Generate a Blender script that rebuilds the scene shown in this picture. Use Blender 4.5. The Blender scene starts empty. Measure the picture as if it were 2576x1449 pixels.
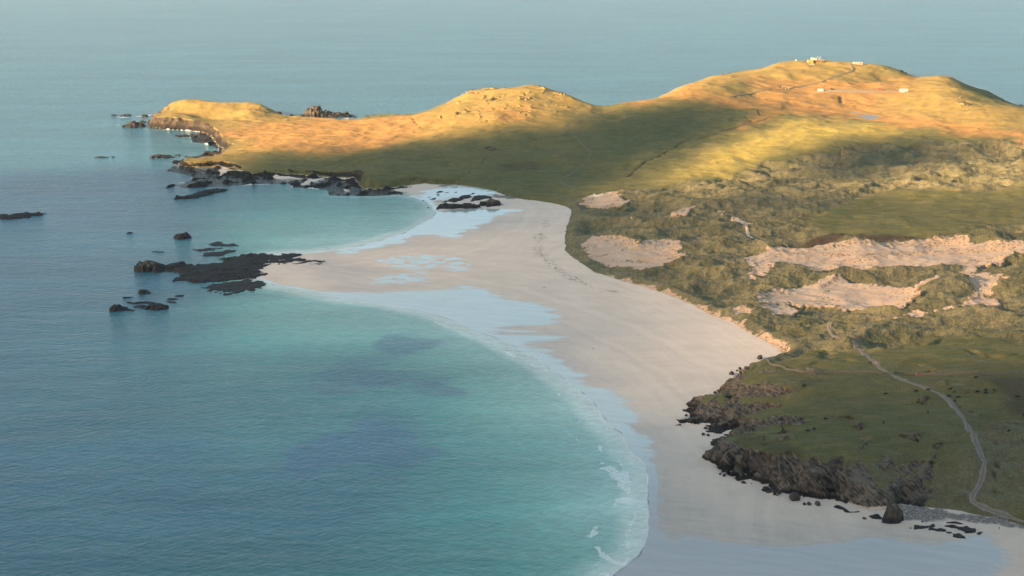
import bpy, math, random, time
import numpy as np
from mathutils import Vector
T0 = time.time()
R = math.radians
random.seed(7); rng = np.random.default_rng(7)
sc = bpy.context.scene

# ---------------------------------------------------------------- camera
FPX = 3539.0                      # focal length in pixels of a 2576 px wide picture
CAM_H = 330.0
PITCH = math.atan((724.5 + 200) / FPX)
cam = bpy.data.cameras.new('camera'); camo = bpy.data.objects.new('camera', cam)
sc.collection.objects.link(camo); sc.camera = camo
cam.sensor_width = 36; cam.lens = FPX / 2576 * 36
cam.clip_start = 1; cam.clip_end = 60000
camo.location = (0, 0, CAM_H); camo.rotation_euler = (math.pi / 2 - PITCH, 0, 0)

# ---------------------------------------------------------------- sun and sky
SUN_EL, SUN_AZ = R(16.5), R(245)     # azimuth clockwise from +Y
SUN_DIR = Vector((math.sin(SUN_AZ) * math.cos(SUN_EL), math.cos(SUN_AZ) * math.cos(SUN_EL), math.sin(SUN_EL)))
sun = bpy.data.lights.new('sun', 'SUN'); suno = bpy.data.objects.new('sun', sun)
sc.collection.objects.link(suno)
sun.energy = 5.0; sun.angle = R(1.2); sun.color = (1.0, 0.66, 0.34)
suno.rotation_euler = (-SUN_DIR).to_track_quat('-Z', 'Y').to_euler()
suno.location = (-400, -100, 600)
w = bpy.data.worlds.new('World'); sc.world = w; w.use_nodes = True
nt = w.node_tree; nt.nodes.clear()
wo = nt.nodes.new('ShaderNodeOutputWorld'); bg = nt.nodes.new('ShaderNodeBackground')
sky = nt.nodes.new('ShaderNodeTexSky'); sky.sky_type = 'NISHITA'; sky.sun_disc = False
sky.sun_elevation = SUN_EL; sky.sun_rotation = SUN_AZ; sky.dust_density = 1.0; sky.ozone_density = 1.0
# broken cloud cover over the sky, brighter and greyer than the blue between
tc = nt.nodes.new('ShaderNodeTexCoord')
mp = nt.nodes.new('ShaderNodeMapping'); mp.inputs['Scale'].default_value = (1, 1, 3.5)
ns = nt.nodes.new('ShaderNodeTexNoise'); ns.inputs['Scale'].default_value = 2.2; ns.inputs['Detail'].default_value = 5
rp = nt.nodes.new('ShaderNodeMapRange'); rp.inputs[1].default_value = .40; rp.inputs[2].default_value = .62
rp.inputs[3].default_value = .78; rp.inputs[4].default_value = .85
mx = nt.nodes.new('ShaderNodeMix'); mx.data_type = 'RGBA'
CLOUD_RGB = (2.04, 2.78, 3.2, 1)
mx.inputs[7].default_value = CLOUD_RGB
nt.links.new(tc.outputs['Generated'], mp.inputs[0]); nt.links.new(mp.outputs[0], ns.inputs['Vector'])
nt.links.new(ns.outputs[0], rp.inputs[0]); nt.links.new(rp.outputs[0], mx.inputs[0])
nt.links.new(sky.outputs[0], mx.inputs[6]); nt.links.new(mx.outputs[2], bg.inputs[0])
nt.links.new(bg.outputs[0], wo.inputs[0]); bg.inputs[1].default_value = 0.05
sc.view_settings.view_transform = 'Standard'; sc.view_settings.look = 'None'
sc.view_settings.gamma = 1; sc.view_settings.use_curve_mapping = False
sc.view_settings.exposure = 2.4
sc.render.engine = 'CYCLES'
sc.cycles.max_bounces = 6; sc.cycles.transparent_max_bounces = 12; sc.cycles.volume_bounces = 0
try: sc.cycles.use_denoising = True
except Exception: pass

# ---------------------------------------------------------------- projection of picture points into the place
cp, sp_ = math.cos(PITCH), math.sin(PITCH)
def rays(P):
    P = np.asarray(P, float); a = (P[:, 0] - 1288) / FPX; b = (724.5 - P[:, 1]) / FPX
    return np.stack([a, cp + b * sp_, -sp_ + b * cp], 1)
def unproj(P, z):
    d = rays(P); t = (np.asarray(z, float) - CAM_H) / d[:, 2]
    return np.stack([d[:, 0] * t, d[:, 1] * t], 1)
def Z(ox, oy, s):
    return lambda L: [(ox + p[0] * s, oy + p[1] * s) + tuple(p[2:]) for p in L]
K = 0.67083
R1 = Z(0, 240 * K, 1 / 3); R2 = Z(1280 * K, 240 * K, 1 / 3); R3 = Z(2560 * K, 180 * K, 1 / 3)
R4 = Z(2400 * K, 800 * K, .375); R5 = Z(2400 * K, 1350 * K, .375); R6 = Z(1280 * K, 900 * K, 1 / 3)
S1 = Z(201.2, 550, .287); S2 = Z(1945.4, 120.7, .15649); S4 = Z(1341.7, 1039.8, .28245)
S5 = Z(1550 * K, 680 * K, 400 / 2576 * K); S6 = Z(2500 * K, 1600 * K, 800 / 2576 * K); S7 = Z(3200 * K, 1900 * K, 640 / 2576 * K)
S8 = Z(2500 * K, 1300 * K, 640 / 2576 * K); S9 = Z(2980 * K, 200 * K, 200 / 2576 * K)

# ---------------------------------------------------------------- noise
def _h(ix, iy, iz, seed):
    n = (ix * 374761393 + iy * 668265263 + iz * 2147483647 + seed * 1274126177) & 0xFFFFFFFF
    n = ((n ^ (n >> 13)) * 1274126177) & 0xFFFFFFFF
    n = ((n ^ (n >> 16)) * 668265263) & 0xFFFFFFFF
    return ((n ^ (n >> 15)) & 0xFFFF).astype(np.float32) / 32767.5 - 1.0
def noise(x, y, z=None, seed=0):
    x = np.asarray(x, np.float64); y = np.asarray(y, np.float64)
    fx = np.floor(x); fy = np.floor(y); ix = fx.astype(np.int64); iy = fy.astype(np.int64)
    u = (x - fx).astype(np.float32); v = (y - fy).astype(np.float32)
    u = u * u * u * (u * (u * 6 - 15) + 10); v = v * v * v * (v * (v * 6 - 15) + 10)
    def layer(iz):
        a = _h(ix, iy, iz, seed); b = _h(ix + 1, iy, iz, seed); c = _h(ix, iy + 1, iz, seed); d = _h(ix + 1, iy + 1, iz, seed)
        return (a + (b - a) * u) * (1 - v) + (c + (d - c) * u) * v
    if z is None: return layer(np.int64(0))
    fz = np.floor(z); iz = fz.astype(np.int64); t = (z - fz).astype(np.float32); t = t * t * (3 - 2 * t)
    a = layer(iz); return a + (layer(iz + 1) - a) * t
def fbm(x, y, sc_, octv=4, seed=0, gain=.5, z=None):
    s = 0; a = 1; f = 1 / sc_; tot = 0
    c, s_ = math.cos(.6), math.sin(.6)
    for i in range(octv):
        s = s + a * noise(x * f, y * f, None if z is None else z * f, seed + i * 17); tot += a
        a *= gain; f *= 2.03; x, y = c * x - s_ * y, s_ * x + c * y
    return s / tot * 1.5
def ridge(x, y, sc_, octv=4, seed=0, gain=.5, z=None):
    s = 0; a = 1; f = 1 / sc_; tot = 0
    c, s_ = math.cos(.6), math.sin(.6)
    for i in range(octv):
        s = s + a * (1 - np.abs(noise(x * f, y * f, None if z is None else z * f, seed + i * 17)) * 1.7); tot += a
        a *= gain; f *= 2.1; x, y = c * x - s_ * y, s_ * x + c * y
    return s / tot
def sstep(a, b, x):
    t = np.clip((x - a) / (b - a), 0, 1); return t * t * (3 - 2 * t)

# ---------------------------------------------------------------- traced outlines
LEFT_COAST = R2([(400,985),(250,1000),(0,995)]) + R1([(2480,990),(2470,950),(2200,930),(2180,905),(1950,910),(1700,925),(1380,940),(1340,915),
    (1280,935),(1210,940),(1280,910),(1450,880),(1440,850),(1250,805),(1330,760),(1290,745),(1370,720),(1450,700),(1530,680),(1640,670),
    (1650,640),(1540,600),(1450,590),(1430,530),(1520,510),(1370,500),(1100,485),(1110,430)]) + \
    [(385,300),(393,287),(430,277),(500,274),(560,272),(600,270),(640,272),(683,284),(700,290),(720,296),(790,302),(859,307),(900,307),(945,297),(962,293),(1019,291),(1075,281),(1112,269),(1150,252),(1195,232),(1250,228),(1325,222),(1352,224),(1400,240),(1445,251),
     (1479,268),(1512,276),(1559,266),(1609,262),(1655,252),(1700,232),(1744,211),(1800,199),(1850,192),(1890,190),(1910,184),(1940,170),(1980,162),(2100,161),(2200,170),(2264,183),(2290,196),(2311,202),(2340,198),(2387,198),(2430,213),(2480,233),(2520,251),(2560,268),(2620,290),(2800,330),(3300,330)]
SHORE = [(3300,1900),(1560,1900),(1565,1500)] + S4([(700,1449),(810,1370),(930,1270),(1000,1170),(1022,1100),(1020,1000),(1020,800),(1040,600),(1000,450),(870,350),(830,270),(780,190),(710,140)]) + \
    R6([(1950,1290),(1800,1130),(1650,1020),(1500,910),(1350,830),(1190,750),(1000,680),(800,600),(600,540),(400,500),(200,465),(0,445)]) + \
    S1([(2200,680),(2000,640),(1850,605),(1700,590),(1600,545),(1450,520),(1400,440),(1450,360),(1650,310),(1900,300),(2000,295),(2300,265)]) + \
    R2([(0,1400),(300,1330),(450,1280),(600,1210),(680,1160),(705,1130),(690,1080),(640,1040),(560,1010),(480,995)]) + LEFT_COAST
# land edge: x, y, rise width (m), edge base height
LAND = [(3300,1900,20,4),(2700,1420,20,4),(2620,1345,18,3)] + [(p[0],p[1],q[0],q[1]) for p,q in zip(R5([(2560,1110),(2350,1060),(2100,1010),(1900,990),(1750,950),(1640,980),(1560,990),(1450,960),(1390,950),(1330,925),
    (1280,895),(1240,925),(1170,930),(1100,930),(1060,890),(1010,860),(980,890),(900,885),(830,870),(845,835),(780,815),(700,800),(660,770),(590,740),(510,710),(445,665),(500,640),(520,590),
    (560,545),(600,500),(590,487),(520,480),(420,460),(450,440),(380,436),(275,425),(330,360),(360,310),(440,270),(520,210),(560,190),(580,150),(620,110),(740,50),(860,0)]),
    [(14,2.5),(14,2.5),(14,2.5),(10,2.5),(9,2.5),(9,1.5),(9,1),(9,1),(8,1),(9,1),(9,1),(8,1),(8,1),(8,1),(9,1),(9,1),(9,1),(8,1),(8,1),(8,1),(8,1),(9,1),(8,1),(8,1),(8,1),(8,1),(8,1),(8,1),
     (9,1),(9,1),(9,1),(9,1),(8,1),(8,1),(8,1),(8,1),(9,1),(9,1),(9,1),(9,1),(9,1),(9,1),(10,1.5),(12,1.5),(14,2)])] + \
    [(p[0],p[1],12,2.5) for p in R4([(960,945),(870,880),(760,820),(690,780),(600,730),(460,680),(350,620),(230,570),(130,530),(0,490)])] + \
    [(p[0],p[1],12,2.5) for p in [(1592,717),(1539,700),(1492,684),(1442,650),(1422,634),(1420,614)] + R2([(1690,1250),(1710,1200),(1735,1100),(1700,1080),(1640,1060),(1500,1035),(1340,1015),(1260,1000),(1140,950),(1000,925),(850,908),(680,905),(640,898)])] + \
    [(p[0],p[1],12,1.5) for p in R2([(500,915),(430,925),(300,935),(160,935),(120,890),(90,860),(0,860)]) + R1([(2350,835),(2150,830),(1900,820),(1750,790),(1640,770),(1500,775),(1330,765),(1340,740),(1620,715),(1670,670),(1700,640),(1640,610),(1600,560),(1560,520),
      (1500,505),(1370,490),(1110,470),(1115,430)])] + \
    [(p[0],p[1]-.6,14,1) for p in LEFT_COAST[[q[0] for q in LEFT_COAST].index(385):]]
_k = [i for i,p in enumerate(LAND) if p[0] == 385]
HP = [(430,253.5,26),(450,256,27),(500,254,28),(533,254,28),(560,250,30),(587,254,28),(627,252,28),(647,258,26),(683,271,18),(705,283,10),(716,289,6),
 (395,279,18),(450,278,24),(385,291,14),(425,291,14),(467,291,14),(520,296,18),(577,303,12),(540,310,14),(555,270,20),(620,275,21),
 (760,293,8),(859,302,9),(880,303,9),(945,294,13),(949,291,16),(962,286,18),(1019,285,20),(1075,276,26),(1112,263,34),(1149,241,46),(1195,223,56),(1225,218,58),(1272,219,60),(1325,212,66),
 (1352,216,66),(1392,229,62),(1445,243,56),(1479,261,46),(1512,270,42),(1559,258,48),(1609,256,50),(1655,246,54),(1685,233,58),(1717,216,64),(1744,204,67),(1784,194,69),(1834,186,70),(1884,184,70),
 (1904,177,72),(1937,162,76),(1977,154,79),(2034,152,82),(2077,152,82),(2147,159,82),(2184,162,81),(2231,165,78),(2264,176,73),(2290,189,64),(2311,196,60),(2337,191,66),(2387,189,70)]
CLIFFSIL = [(2402,192,63),(2430,204,52),(2480,225,35),(2520,244,24),(2560,262,14),(2600,280,10),(2700,310,8)]
NSIL = len(HP)
HP += [(1259,348,22),(1232,374,17),(1425,314,33),(1489,391,18),(1405,458,8),(1145,454,8),(992,441,12),(932,430,16),(972,388,15),(859,381,14),(1609,378,20),(1717,354,24),(1575,441,9),
 (1225,294,42),(1109,304,30),(1425,254,52),(1244,244,54),(1060,340,18),(960,330,17),(900,400,12),(1300,420,11),(859,374,15),(667,378,14),(600,400,10),(767,348,16),(667,348,14),(733,304,13),(600,355,11),(600,318,12),
 (833,428,8),(700,428,6),(617,418,6),(575,340,12),(590,375,10),(1860,335,31),
 (1817,251,54),(1760,252,55),(1917,246,51),(2051,254,46),(2184,254,44),(2117,229,54),(2064,227,54),(2200,229,54),(2274,227,54),(1984,221,56),(1917,234,56),(2144,167,79),(2051,187,70),(2151,194,66),(2217,197,62),
 (2330,200,61),(2181,292,36),(2147,282,37),(2220,291,36),(2100,284,38),(2084,293,41),(2151,304,41),(1951,301,40),(1851,331,32),(2051,328,37),(1917,371,26),(1784,414,16),(2051,364,30),(2217,317,38),(2217,350,32),
 (2384,307,40),(2551,334,38),(2384,347,34),(2384,271,50),(2284,271,44),(2384,227,62),(2464,254,54),(2403,238,62),(2432,247,58),(2520,266,52),(2576,276,50),(2396,215,66),(2424,214,49),(2452,238,38),(2478,246,32),(2505,253,24),(2545,266,16),
 (1817,437,14),(1751,454,14),(2117,387,25),(2237,386,30),(2232,400,27),(2267,414,16),(2290,400,22),(2251,425,22),(2351,414,26),(2551,381,32),(2551,437,28),(2117,454,18),(1917,474,16),(2051,474,18),(2284,457,24),
 (2484,447,26),(2451,504,20),(2217,487,16),(2151,501,14),(2551,521,20),(2317,554,14),(2517,571,14),(1984,521,14),(1817,514,16),(1717,487,14),(1744,531,15),(1867,551,10),(2051,581,10),
 (1450,520,6),(1480,560,8),(1500,600,8),(1520,500,11),(1600,500,12),(1460,640,5),(1560,690,6),
 (1704,598,14),(1610,602,12),(1647,649,5),(1685,662,8),(1797,623,16),(1797,668,12),(1722,638,13),(1530,630,7),(1560,600,11),(1610,680,8),(1500,600,8),(1947,619,17),(2060,612,18),(2172,604,20),(2060,676,7),(2172,672,8),(2247,664,8),
 (2360,632,11),(2472,630,12),(2229,614,14),(2454,583,20),(2435,602,14),(2547,604,18),(2097,598,9),(2172,592,12),(1895,649,12),(1910,690,10),(2022,668,12),(2116,688,14),(2285,672,11),(2435,668,12),(2304,713,14),
 (1985,732,6),(2097,757,5),(2247,765,5),(2172,748,5),(2397,698,20),(2424,698,19),(2341,724,18),(2270,775,8),(2454,741,9),(2360,775,9),(2472,732,9),(2435,687,11),(2360,784,8),(2547,634,14),(2547,717,16),
 (2529,799,18),(2566,660,16),(2247,782,11),(2097,780,10),(1985,764,9),(1872,762,9),(1797,724,9),(1966,792,9),(1947,837,9),(2041,848,11),(2097,825,12),(2041,874,13),(2454,780,15),(2322,814,12),
 (2510,822,18),(2360,859,15),(2547,874,22),(2172,859,14),(2247,893,16),(2472,912,20),
 (1985,897,14),(2097,912,17),(2210,938,18),(2397,942,20),(2547,942,22),(1947,930,15),(1872,949,12),(1910,960,16),(1966,972,18),(2097,968,19),(2322,979,20),(2510,987,23),(2022,1010,19),(2210,1024,20),
 (1840,985,8),(1880,962,14),(1902,964,17.5),(1872,996,7.5),(1910,998,8.5),(1950,998,13),(1860,965,12),(1780,1010,8),(1820,1003,10),(1875,1002,12),(1910,1010,14),(1900,1038,5),(1925,1034,8),(1870,1045,5),(1760,1045,5),(1800,1040,7),
 (1940,1042,17),(1985,1045,20),(1870,1054,12),(1850,1060,9),(1966,1062,15),(1930,1064,15),(2030,1048,20.5),(1966,1073,18),(1835,1101,14),(1910,1131,19),(2022,1146,21),(2060,1153,21),(2172,1131,22),(2097,1093,21),(2322,1093,24),
 (2397,1056,24),(2435,1112,24),(2472,1168,18),(2442,1243,10),(2472,1273,7),(2547,1303,5),(2285,1168,18),(2397,1176,16),(2285,1213,11),(2172,1176,19),(2191,1206,16),(2322,1243,6),(2397,1262,5),(2510,1206,9),
 (2547,1131,20),(2570,1187,18),(2529,1262,11),(2570,1281,8),(2566,1074,18),
 (2700,400,40),(2950,400,40),(2700,600,18),(2950,600,25),(2700,900,26),(2950,900,30),(2700,1100,24),(2900,1200,20),(2700,1290,9),(2700,300,40),(2900,310,30),(3000,1350,12),(2900,700,20)]

HPa = np.array(HP, float)
xy = unproj(HPa[:, :2], HPa[:, 2])
ctl = [(x, y, z) for (x, y), z in zip(xy, HPa[:, 2])]
for (x, y), z in zip(xy[:NSIL], HPa[:NSIL, 2]):            # the ground falls away behind the skyline
    n = math.hypot(x, y)
    if z > 16:
        sl = (CAM_H - z) / n
        for dd_, kk, ex_ in ((35, 1, 1.5), (90, .9, 5), (200, .62, 9), (420, .45, 12)):
            ctl.append((x * (1 + dd_ / n), y * (1 + dd_ / n), min(z * kk, z - dd_ * sl - ex_)))
    else:
        ctl.append((x * (1 + 60 / n), y * (1 + 60 / n), z * .8))
for (x, y), z in zip(unproj(np.array(CLIFFSIL)[:, :2], np.array(CLIFFSIL)[:, 2]), np.array(CLIFFSIL)[:, 2]):
    n = math.hypot(x, y); ctl += [(x, y, z), (x * (1 + 40 / n), y * (1 + 40 / n), z * .6), (x * (1 + 110 / n), y * (1 + 110 / n), z * .15), (x * (1 + 300 / n), y * (1 + 300 / n), 0)]
ctl = np.array(ctl)
keep = []
for i, c in enumerate(ctl):
    if all((c[0]-ctl[j][0])**2 + (c[1]-ctl[j][1])**2 > 16 for j in keep): keep.append(i)
ctl = ctl[keep]
def rbf_fit(P, v, beta=1.3, lam=0.0):
    n = len(P); A = np.zeros((n + 3, n + 3)); S = 300.
    D = np.hypot(P[:, None, 0] - P[None, :, 0], P[:, None, 1] - P[None, :, 1]) / S
    A[:n, :n] = -D ** beta + lam * np.eye(n); A[:n, n] = 1; A[:n, n+1:] = P / 1000; A[n, :n] = 1; A[n+1:, :n] = P.T / 1000
    c = np.linalg.solve(A, np.concatenate([v, [0, 0, 0]]))
    def f(x, y):
        out = np.zeros(x.shape)
        for i in range(n): out += c[i] * -(((x - P[i, 0])**2 + (y - P[i, 1])**2) ** (beta / 2) / S ** beta)
        return out + c[n] + c[n+1] * x / 1000 + c[n+2] * y / 1000
    return f
# ---------------------------------------------------------------- base grid (4 m) over the whole place
GX0, GX1, GY0, GY1, GC = -1500., 2100., 430., 3900., 4.0
gx = np.arange(GX0, GX1, GC); gy = np.arange(GY0, GY1, GC)
def bil(A, x, y, x0=GX0, y0=GY0, c=GC):
    fx = np.clip((x - x0) / c, 0, A.shape[1] - 1.001); fy = np.clip((y - y0) / c, 0, A.shape[0] - 1.001)
    ix = fx.astype(int); iy = fy.astype(int); u = fx - ix; v = fy - iy
    return (A[iy, ix] * (1 - u) + A[iy, ix+1] * u) * (1 - v) + (A[iy+1, ix] * (1 - u) + A[iy+1, ix+1] * u) * v
def blur(A, n):
    for _ in range(n):
        B = np.pad(A, 1, mode='edge'); A = (B[:-2, 1:-1] + 2 * B[1:-1, 1:-1] + B[2:, 1:-1]) / 4
        B = np.pad(A, 1, mode='edge'); A = (B[1:-1, :-2] + 2 * B[1:-1, 1:-1] + B[1:-1, 2:]) / 4
    return A
cx = np.arange(GX0, GX1 + 12, 12.); cy = np.arange(GY0, GY1 + 12, 12.)
CX, CY = np.meshgrid(cx, cy)
f = rbf_fit(ctl[:, :2], ctl[:, 2])
Hc = f(CX, CY)
# finer where the near ground is
nx_ = np.arange(150., 760., 4.); ny_ = np.arange(600., 1250., 4.); NX, NY = np.meshgrid(nx_, ny_); Hn = blur(f(NX, NY), 1)
GXX, GYY = np.meshgrid(gx, gy)
H0 = bil(blur(Hc, 1), GXX, GYY, GX0, GY0, 12.)
wn = sstep(150, 200, GXX) * sstep(760, 700, GXX) * sstep(600, 640, GYY) * sstep(1250, 1190, GYY)
H0 = H0 * (1 - wn) + bil(Hn, GXX, GYY, 150., 600., 4.) * wn

def sdf(poly, X, Y, vals=None):
    """signed distance (positive inside) to a closed polygon; also edge values interpolated at the nearest point"""
    P = np.asarray(poly, float); n = len(P); best = np.full(X.shape, 1e18); ins = np.zeros(X.shape, bool)
    ev = None if vals is None else [np.zeros(X.shape) for _ in range(vals.shape[1])]
    for i in range(n):
        ax, ay = P[i]; bx, by = P[(i + 1) % n]; dx, dy = bx - ax, by - ay; L = dx * dx + dy * dy + 1e-9
        t = np.clip(((X - ax) * dx + (Y - ay) * dy) / L, 0, 1)
        d = (X - ax - t * dx)**2 + (Y - ay - t * dy)**2
        m = d < best; best = np.where(m, d, best)
        if ev is not None:
            j = (i + 1) % n
            for k in range(len(ev)): ev[k] = np.where(m, vals[i, k] + (vals[j, k] - vals[i, k]) * t, ev[k])
        if ay != by:
            c = ((ay > Y) != (by > Y)) & (X < (bx - ax) * (Y - ay) / (by - ay) + ax); ins ^= c
    s = np.sqrt(best) * np.where(ins, 1, -1)
    return s if ev is None else (s, ev)
def lined(line, X, Y):
    P = np.asarray(line, float); best = np.full(X.shape, 1e18)
    for i in range(len(P) - 1):
        ax, ay = P[i]; dx, dy = P[i+1] - P[i]; L = dx * dx + dy * dy + 1e-9
        t = np.clip(((X - ax) * dx + (Y - ay) * dy) / L, 0, 1)
        best = np.minimum(best, (X - ax - t * dx)**2 + (Y - ay - t * dy)**2)
    return np.sqrt(best)
shoreP = unproj(np.array([p[:2] for p in SHORE]), 0)
LA = np.array(LAND, float); landP = unproj(LA[:, :2], LA[:, 3])
SD = sdf(shoreP, GXX, GYY)
LD, (LW, LB) = sdf(landP, GXX, GYY, LA[:, 2:])
print('grid', round(time.time() - T0, 1))
def slope_sand(s): return np.where(s > 0, np.minimum(s * .022, 1.2 + s * .008).clip(0, 3.2), np.maximum(s * .035, -16))
def base_height(x, y, ld=None):
    """smooth ground height; the land edge is given as a (warped) distance"""
    h0 = bil(H0, x, y); sd = bil(SD, x, y); ld_ = bil(LD, x, y) if ld is None else ld
    lw = bil(LW, x, y); s = slope_sand(sd); lb = np.maximum(s, 0) + .0
    k = sstep(0, 1, ld_ / lw) * .8 + .2 * sstep(0, 3, ld_ / lw)
    land = np.maximum(h0, lb + .8)
    return np.where(ld_ > 0, lb + (land - lb) * k, s)
def march(P, hf, t0=500., t1=4200., step=3.):
    """where the sight line through each picture point meets the ground"""
    d = rays(P); hn = np.hypot(d[:, 0], d[:, 1]); d = d / hn[:, None]
    ts = np.arange(t0, t1, step); out = []
    for v in d:
        x = v[0] * ts; y = v[1] * ts; zz = CAM_H + v[2] * ts; g = hf(x, y)
        i = np.argmax(zz < np.maximum(g, 0))
        if i == 0: i = len(ts) - 1
        a, b = (zz - np.maximum(g, 0))[i-1], (zz - np.maximum(g, 0))[i]; t = ts[i-1] + step * a / (a - b + 1e-9)
        out.append((v[0] * t, v[1] * t))
    return np.array(out)
def gpoly(L): return march(np.array([p[:2] for p in L], float), base_height)

# ---------------------------------------------------------------- ground cover zones
def zone(L): return sdf(gpoly(L), GXX, GYY)
MARRAM = zone([(1415,512),(1500,488),(1620,478),(1750,462),(1850,440),(1930,405),(2100,378),(2350,357),(2580,352),(2900,352),(2900,470),(2570,470),(2400,478),(2250,475),(2130,500),(2060,540),(2040,580),(2100,592),(2300,600),(2420,585),
   (2470,560),(2900,560),(2900,870),(2500,850),(2360,850),(2250,880),(2170,875),(2080,880),(1990,885),(1960,900),(1600,760),(1380,640)])
MARR2 = zone([(2430,1130),(2480,1080),(2520,1060),(2900,1040),(2900,1270),(2560,1285),(2440,1285),(2220,1230),(2150,1170),(2230,1150),(2330,1180),(2400,1180)])
RUSTA = zone([(575,335),(640,305),(720,298),(860,300),(950,296),(1040,288),(1090,290),(1110,312),(1060,335),(985,362),(860,384),(700,378),(600,360)])
RUSTB = zone([(1790,240),(1900,215),(1940,195),(2010,195),(2060,212),(2200,200),(2310,198),(2280,225),(2230,285),(2330,305),(2620,322),(2620,350),(2500,345),(2330,325),(2200,312),(2100,285),(1950,300),(1860,318),(1880,275),(1800,255),(1600,262),(1600,252)])
RUSTC = zone([(1230,275),(1330,265),(1340,290),(1260,300)])
BROWN = zone([(1980,600),(2100,592),(2260,590),(2330,598),(2300,606),(2050,606)])
BROWN2 = zone([(2390,950),(2620,940),(2700,1100),(2540,1050),(2480,985)])
BROWN3 = zone([(1835,1092),(1900,1090),(1990,1120),(2070,1150),(2040,1160),(1940,1138),(1850,1115)])
BROWN4 = zone([(1250,410),(1350,405),(1360,425),(1270,432)])
SUN_STREAK = zone([(1700,440),(1800,370),(1950,310),(2100,296),(2300,330),(2350,345),(2100,362),(1950,385),(1850,430),(1700,462)])  # slope whose turf colour is lightened for the streak of sun
SUNLIT_STRAW = zone([(417,253),(560,252),(720,288),(900,305),(1060,285),(1150,245),(1225,214),(1330,208),(1480,260),(1512,270),(1430,312),(1340,325),(1240,332),(1050,350),(860,378),(700,380),(600,420),(560,430),(540,400),(590,350),(480,300),(400,290)])  # yellower moor grass, its colour also lifted over the sunlit slopes
SUNLIT_STRAW2 = zone([(2150,215),(2300,200),(2390,187),(2420,240),(2600,280),(2600,330),(2480,318),(2280,300),(2200,275),(2230,240)])
SUNLIT_STRAW3 = zone([(1540,270),(1700,225),(1900,175),(2000,150),(2180,160),(2200,200),(2050,210),(1900,215),(1780,240),(1600,262)])
SANDZ = [zone(q) for q in (
   R4([(-370,200),(-300,160),(-80,180),(0,215),(60,190),(130,168),(200,165),(260,215),(285,270),(310,290),(270,318),(130,350),(0,366),(-80,362),(-200,350),(-330,300),(-370,250)]),
   R4([(740,300),(760,285),(880,260),(930,220),(1200,200),(1450,185),(1600,200),(1640,195),(1900,185),(2000,170),(2190,165),(2230,190),(2420,205),(2576,190),(2700,200),(2700,240),(2500,250),(2420,300),(2300,320),(2240,345),(2225,420),(2290,500),(2330,520),(2360,570),(2390,610),
       (2250,640),(2050,660),(1900,685),(1780,705),(1730,690),(1790,680),(2050,640),(2200,600),(2260,560),(2245,500),(2190,450),(2120,400),(2050,400),(1960,440),(1890,470),(1830,510),(1870,450),(1980,410),(2180,375),(2200,340),(2000,345),(1600,355),(1350,350),(1180,370),(1060,340),(980,320),(900,330),(820,420),(760,440),(735,380)]),
   R4([(790,580),(870,545),(990,510),(1150,465),(1210,440),(1330,415),(1450,440),(1600,465),(1750,470),(1860,475),(1850,510),(1780,560),(1730,620),(1650,640),(1500,632),(1380,625),(1250,600),(1080,590),(1000,578),(900,590),(830,600)]),
   R4([(850,600),(930,600),(1040,630),(1050,655),(900,665),(850,650)]), R4([(620,645),(700,640),(690,665),(640,675)]),
   R4([(2230,390),(2330,400),(2450,440),(2400,500),(2370,560),(2300,530),(2240,450)]),
   R2([(1800,1050),(1850,1010),(1950,985),(2060,980),(2100,1010),(2140,1030),(2100,1055),(1950,1065)]), R2([(2130,1165),(2200,1135),(2260,1140),(2170,1170)]),
   R3([(400,1260),(480,1320),(530,1335),(470,1335),(420,1290)]), R3([(270,1215),(330,1205),(300,1245)]), R3([(0,1195),(70,1190),(20,1230),(-60,1225)]))]
SANDM = SANDZ[0]
for q in SANDZ[1:]: SANDM = np.maximum(SANDM, q)
SCREE = zone(R5([(1700,950),(1850,965),(2050,1010),(2200,1035),(2400,1050),(2576,1115),(2576,1130),(2300,1095),(2150,1075),(1900,1080),(1780,1070)]))
SCREE = np.maximum(SCREE, zone(S5([(560,110),(800,70),(1100,90),(1500,150),(1800,200),(1950,260),(2100,340),(2500,370),(2450,430),(2000,400),(1850,330),(1650,280),(1450,200),(1250,120),(1000,110),(650,140)])))
BAREROCK = zone(R5([(1740,790),(1850,790),(1880,850),(1990,880),(1960,930),(1870,900),(1780,850)]))
WET = [zone(q) for q in (
   [(925,628),(1009,606),(1042,592),(1092,590),(1142,597),(1195,577),(1225,560),(1259,544),(1320,527),(1200,524),(1100,530),(1090,505),(1200,495),(1260,490),(1230,478),(1150,470),(1090,475),(1040,490),(1000,560),(850,640)],
   R6([(-100,395),(0,400),(150,400),(400,410),(470,395),(640,385),(800,370),(960,360),(1080,380),(1150,410),(1250,460),(1450,490),(1570,515),(1430,550),(1600,580),(1450,630),(1250,640),(1080,655),(1200,690),(1500,700),(1740,735),(1600,760),(1330,770),(1430,810),(1600,880),(1750,960),(1850,1030),(1900,1120),(2000,1170),(2100,1190),(2180,1270),(2200,1360)]) +
   S4([(900,130),(1000,250),(1050,380),(1110,500),(1127,650),(1120,850),(1115,1000),(1180,1060),(1250,1110)]) + R5([(250,1190),(300,1155),(400,1170),(500,1210),(800,1220),(1150,1240),(1600,1185),(1800,1215),(1950,1240),(2100,1210),(2250,1175),(2350,1170),(2380,1230),(2400,1300),(2450,1370),(2360,1400),(2330,1449),(2250,1600),(-500,1600)]) + [(1500,1300),(1450,1050),(1200,850),(900,770),(760,745)],
   R6([(270,150),(380,125),(600,110),(850,130),(960,190),(940,240),(700,250),(560,270),(740,310),(700,328),(220,325),(350,260),(500,225),(370,185)]))]
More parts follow.
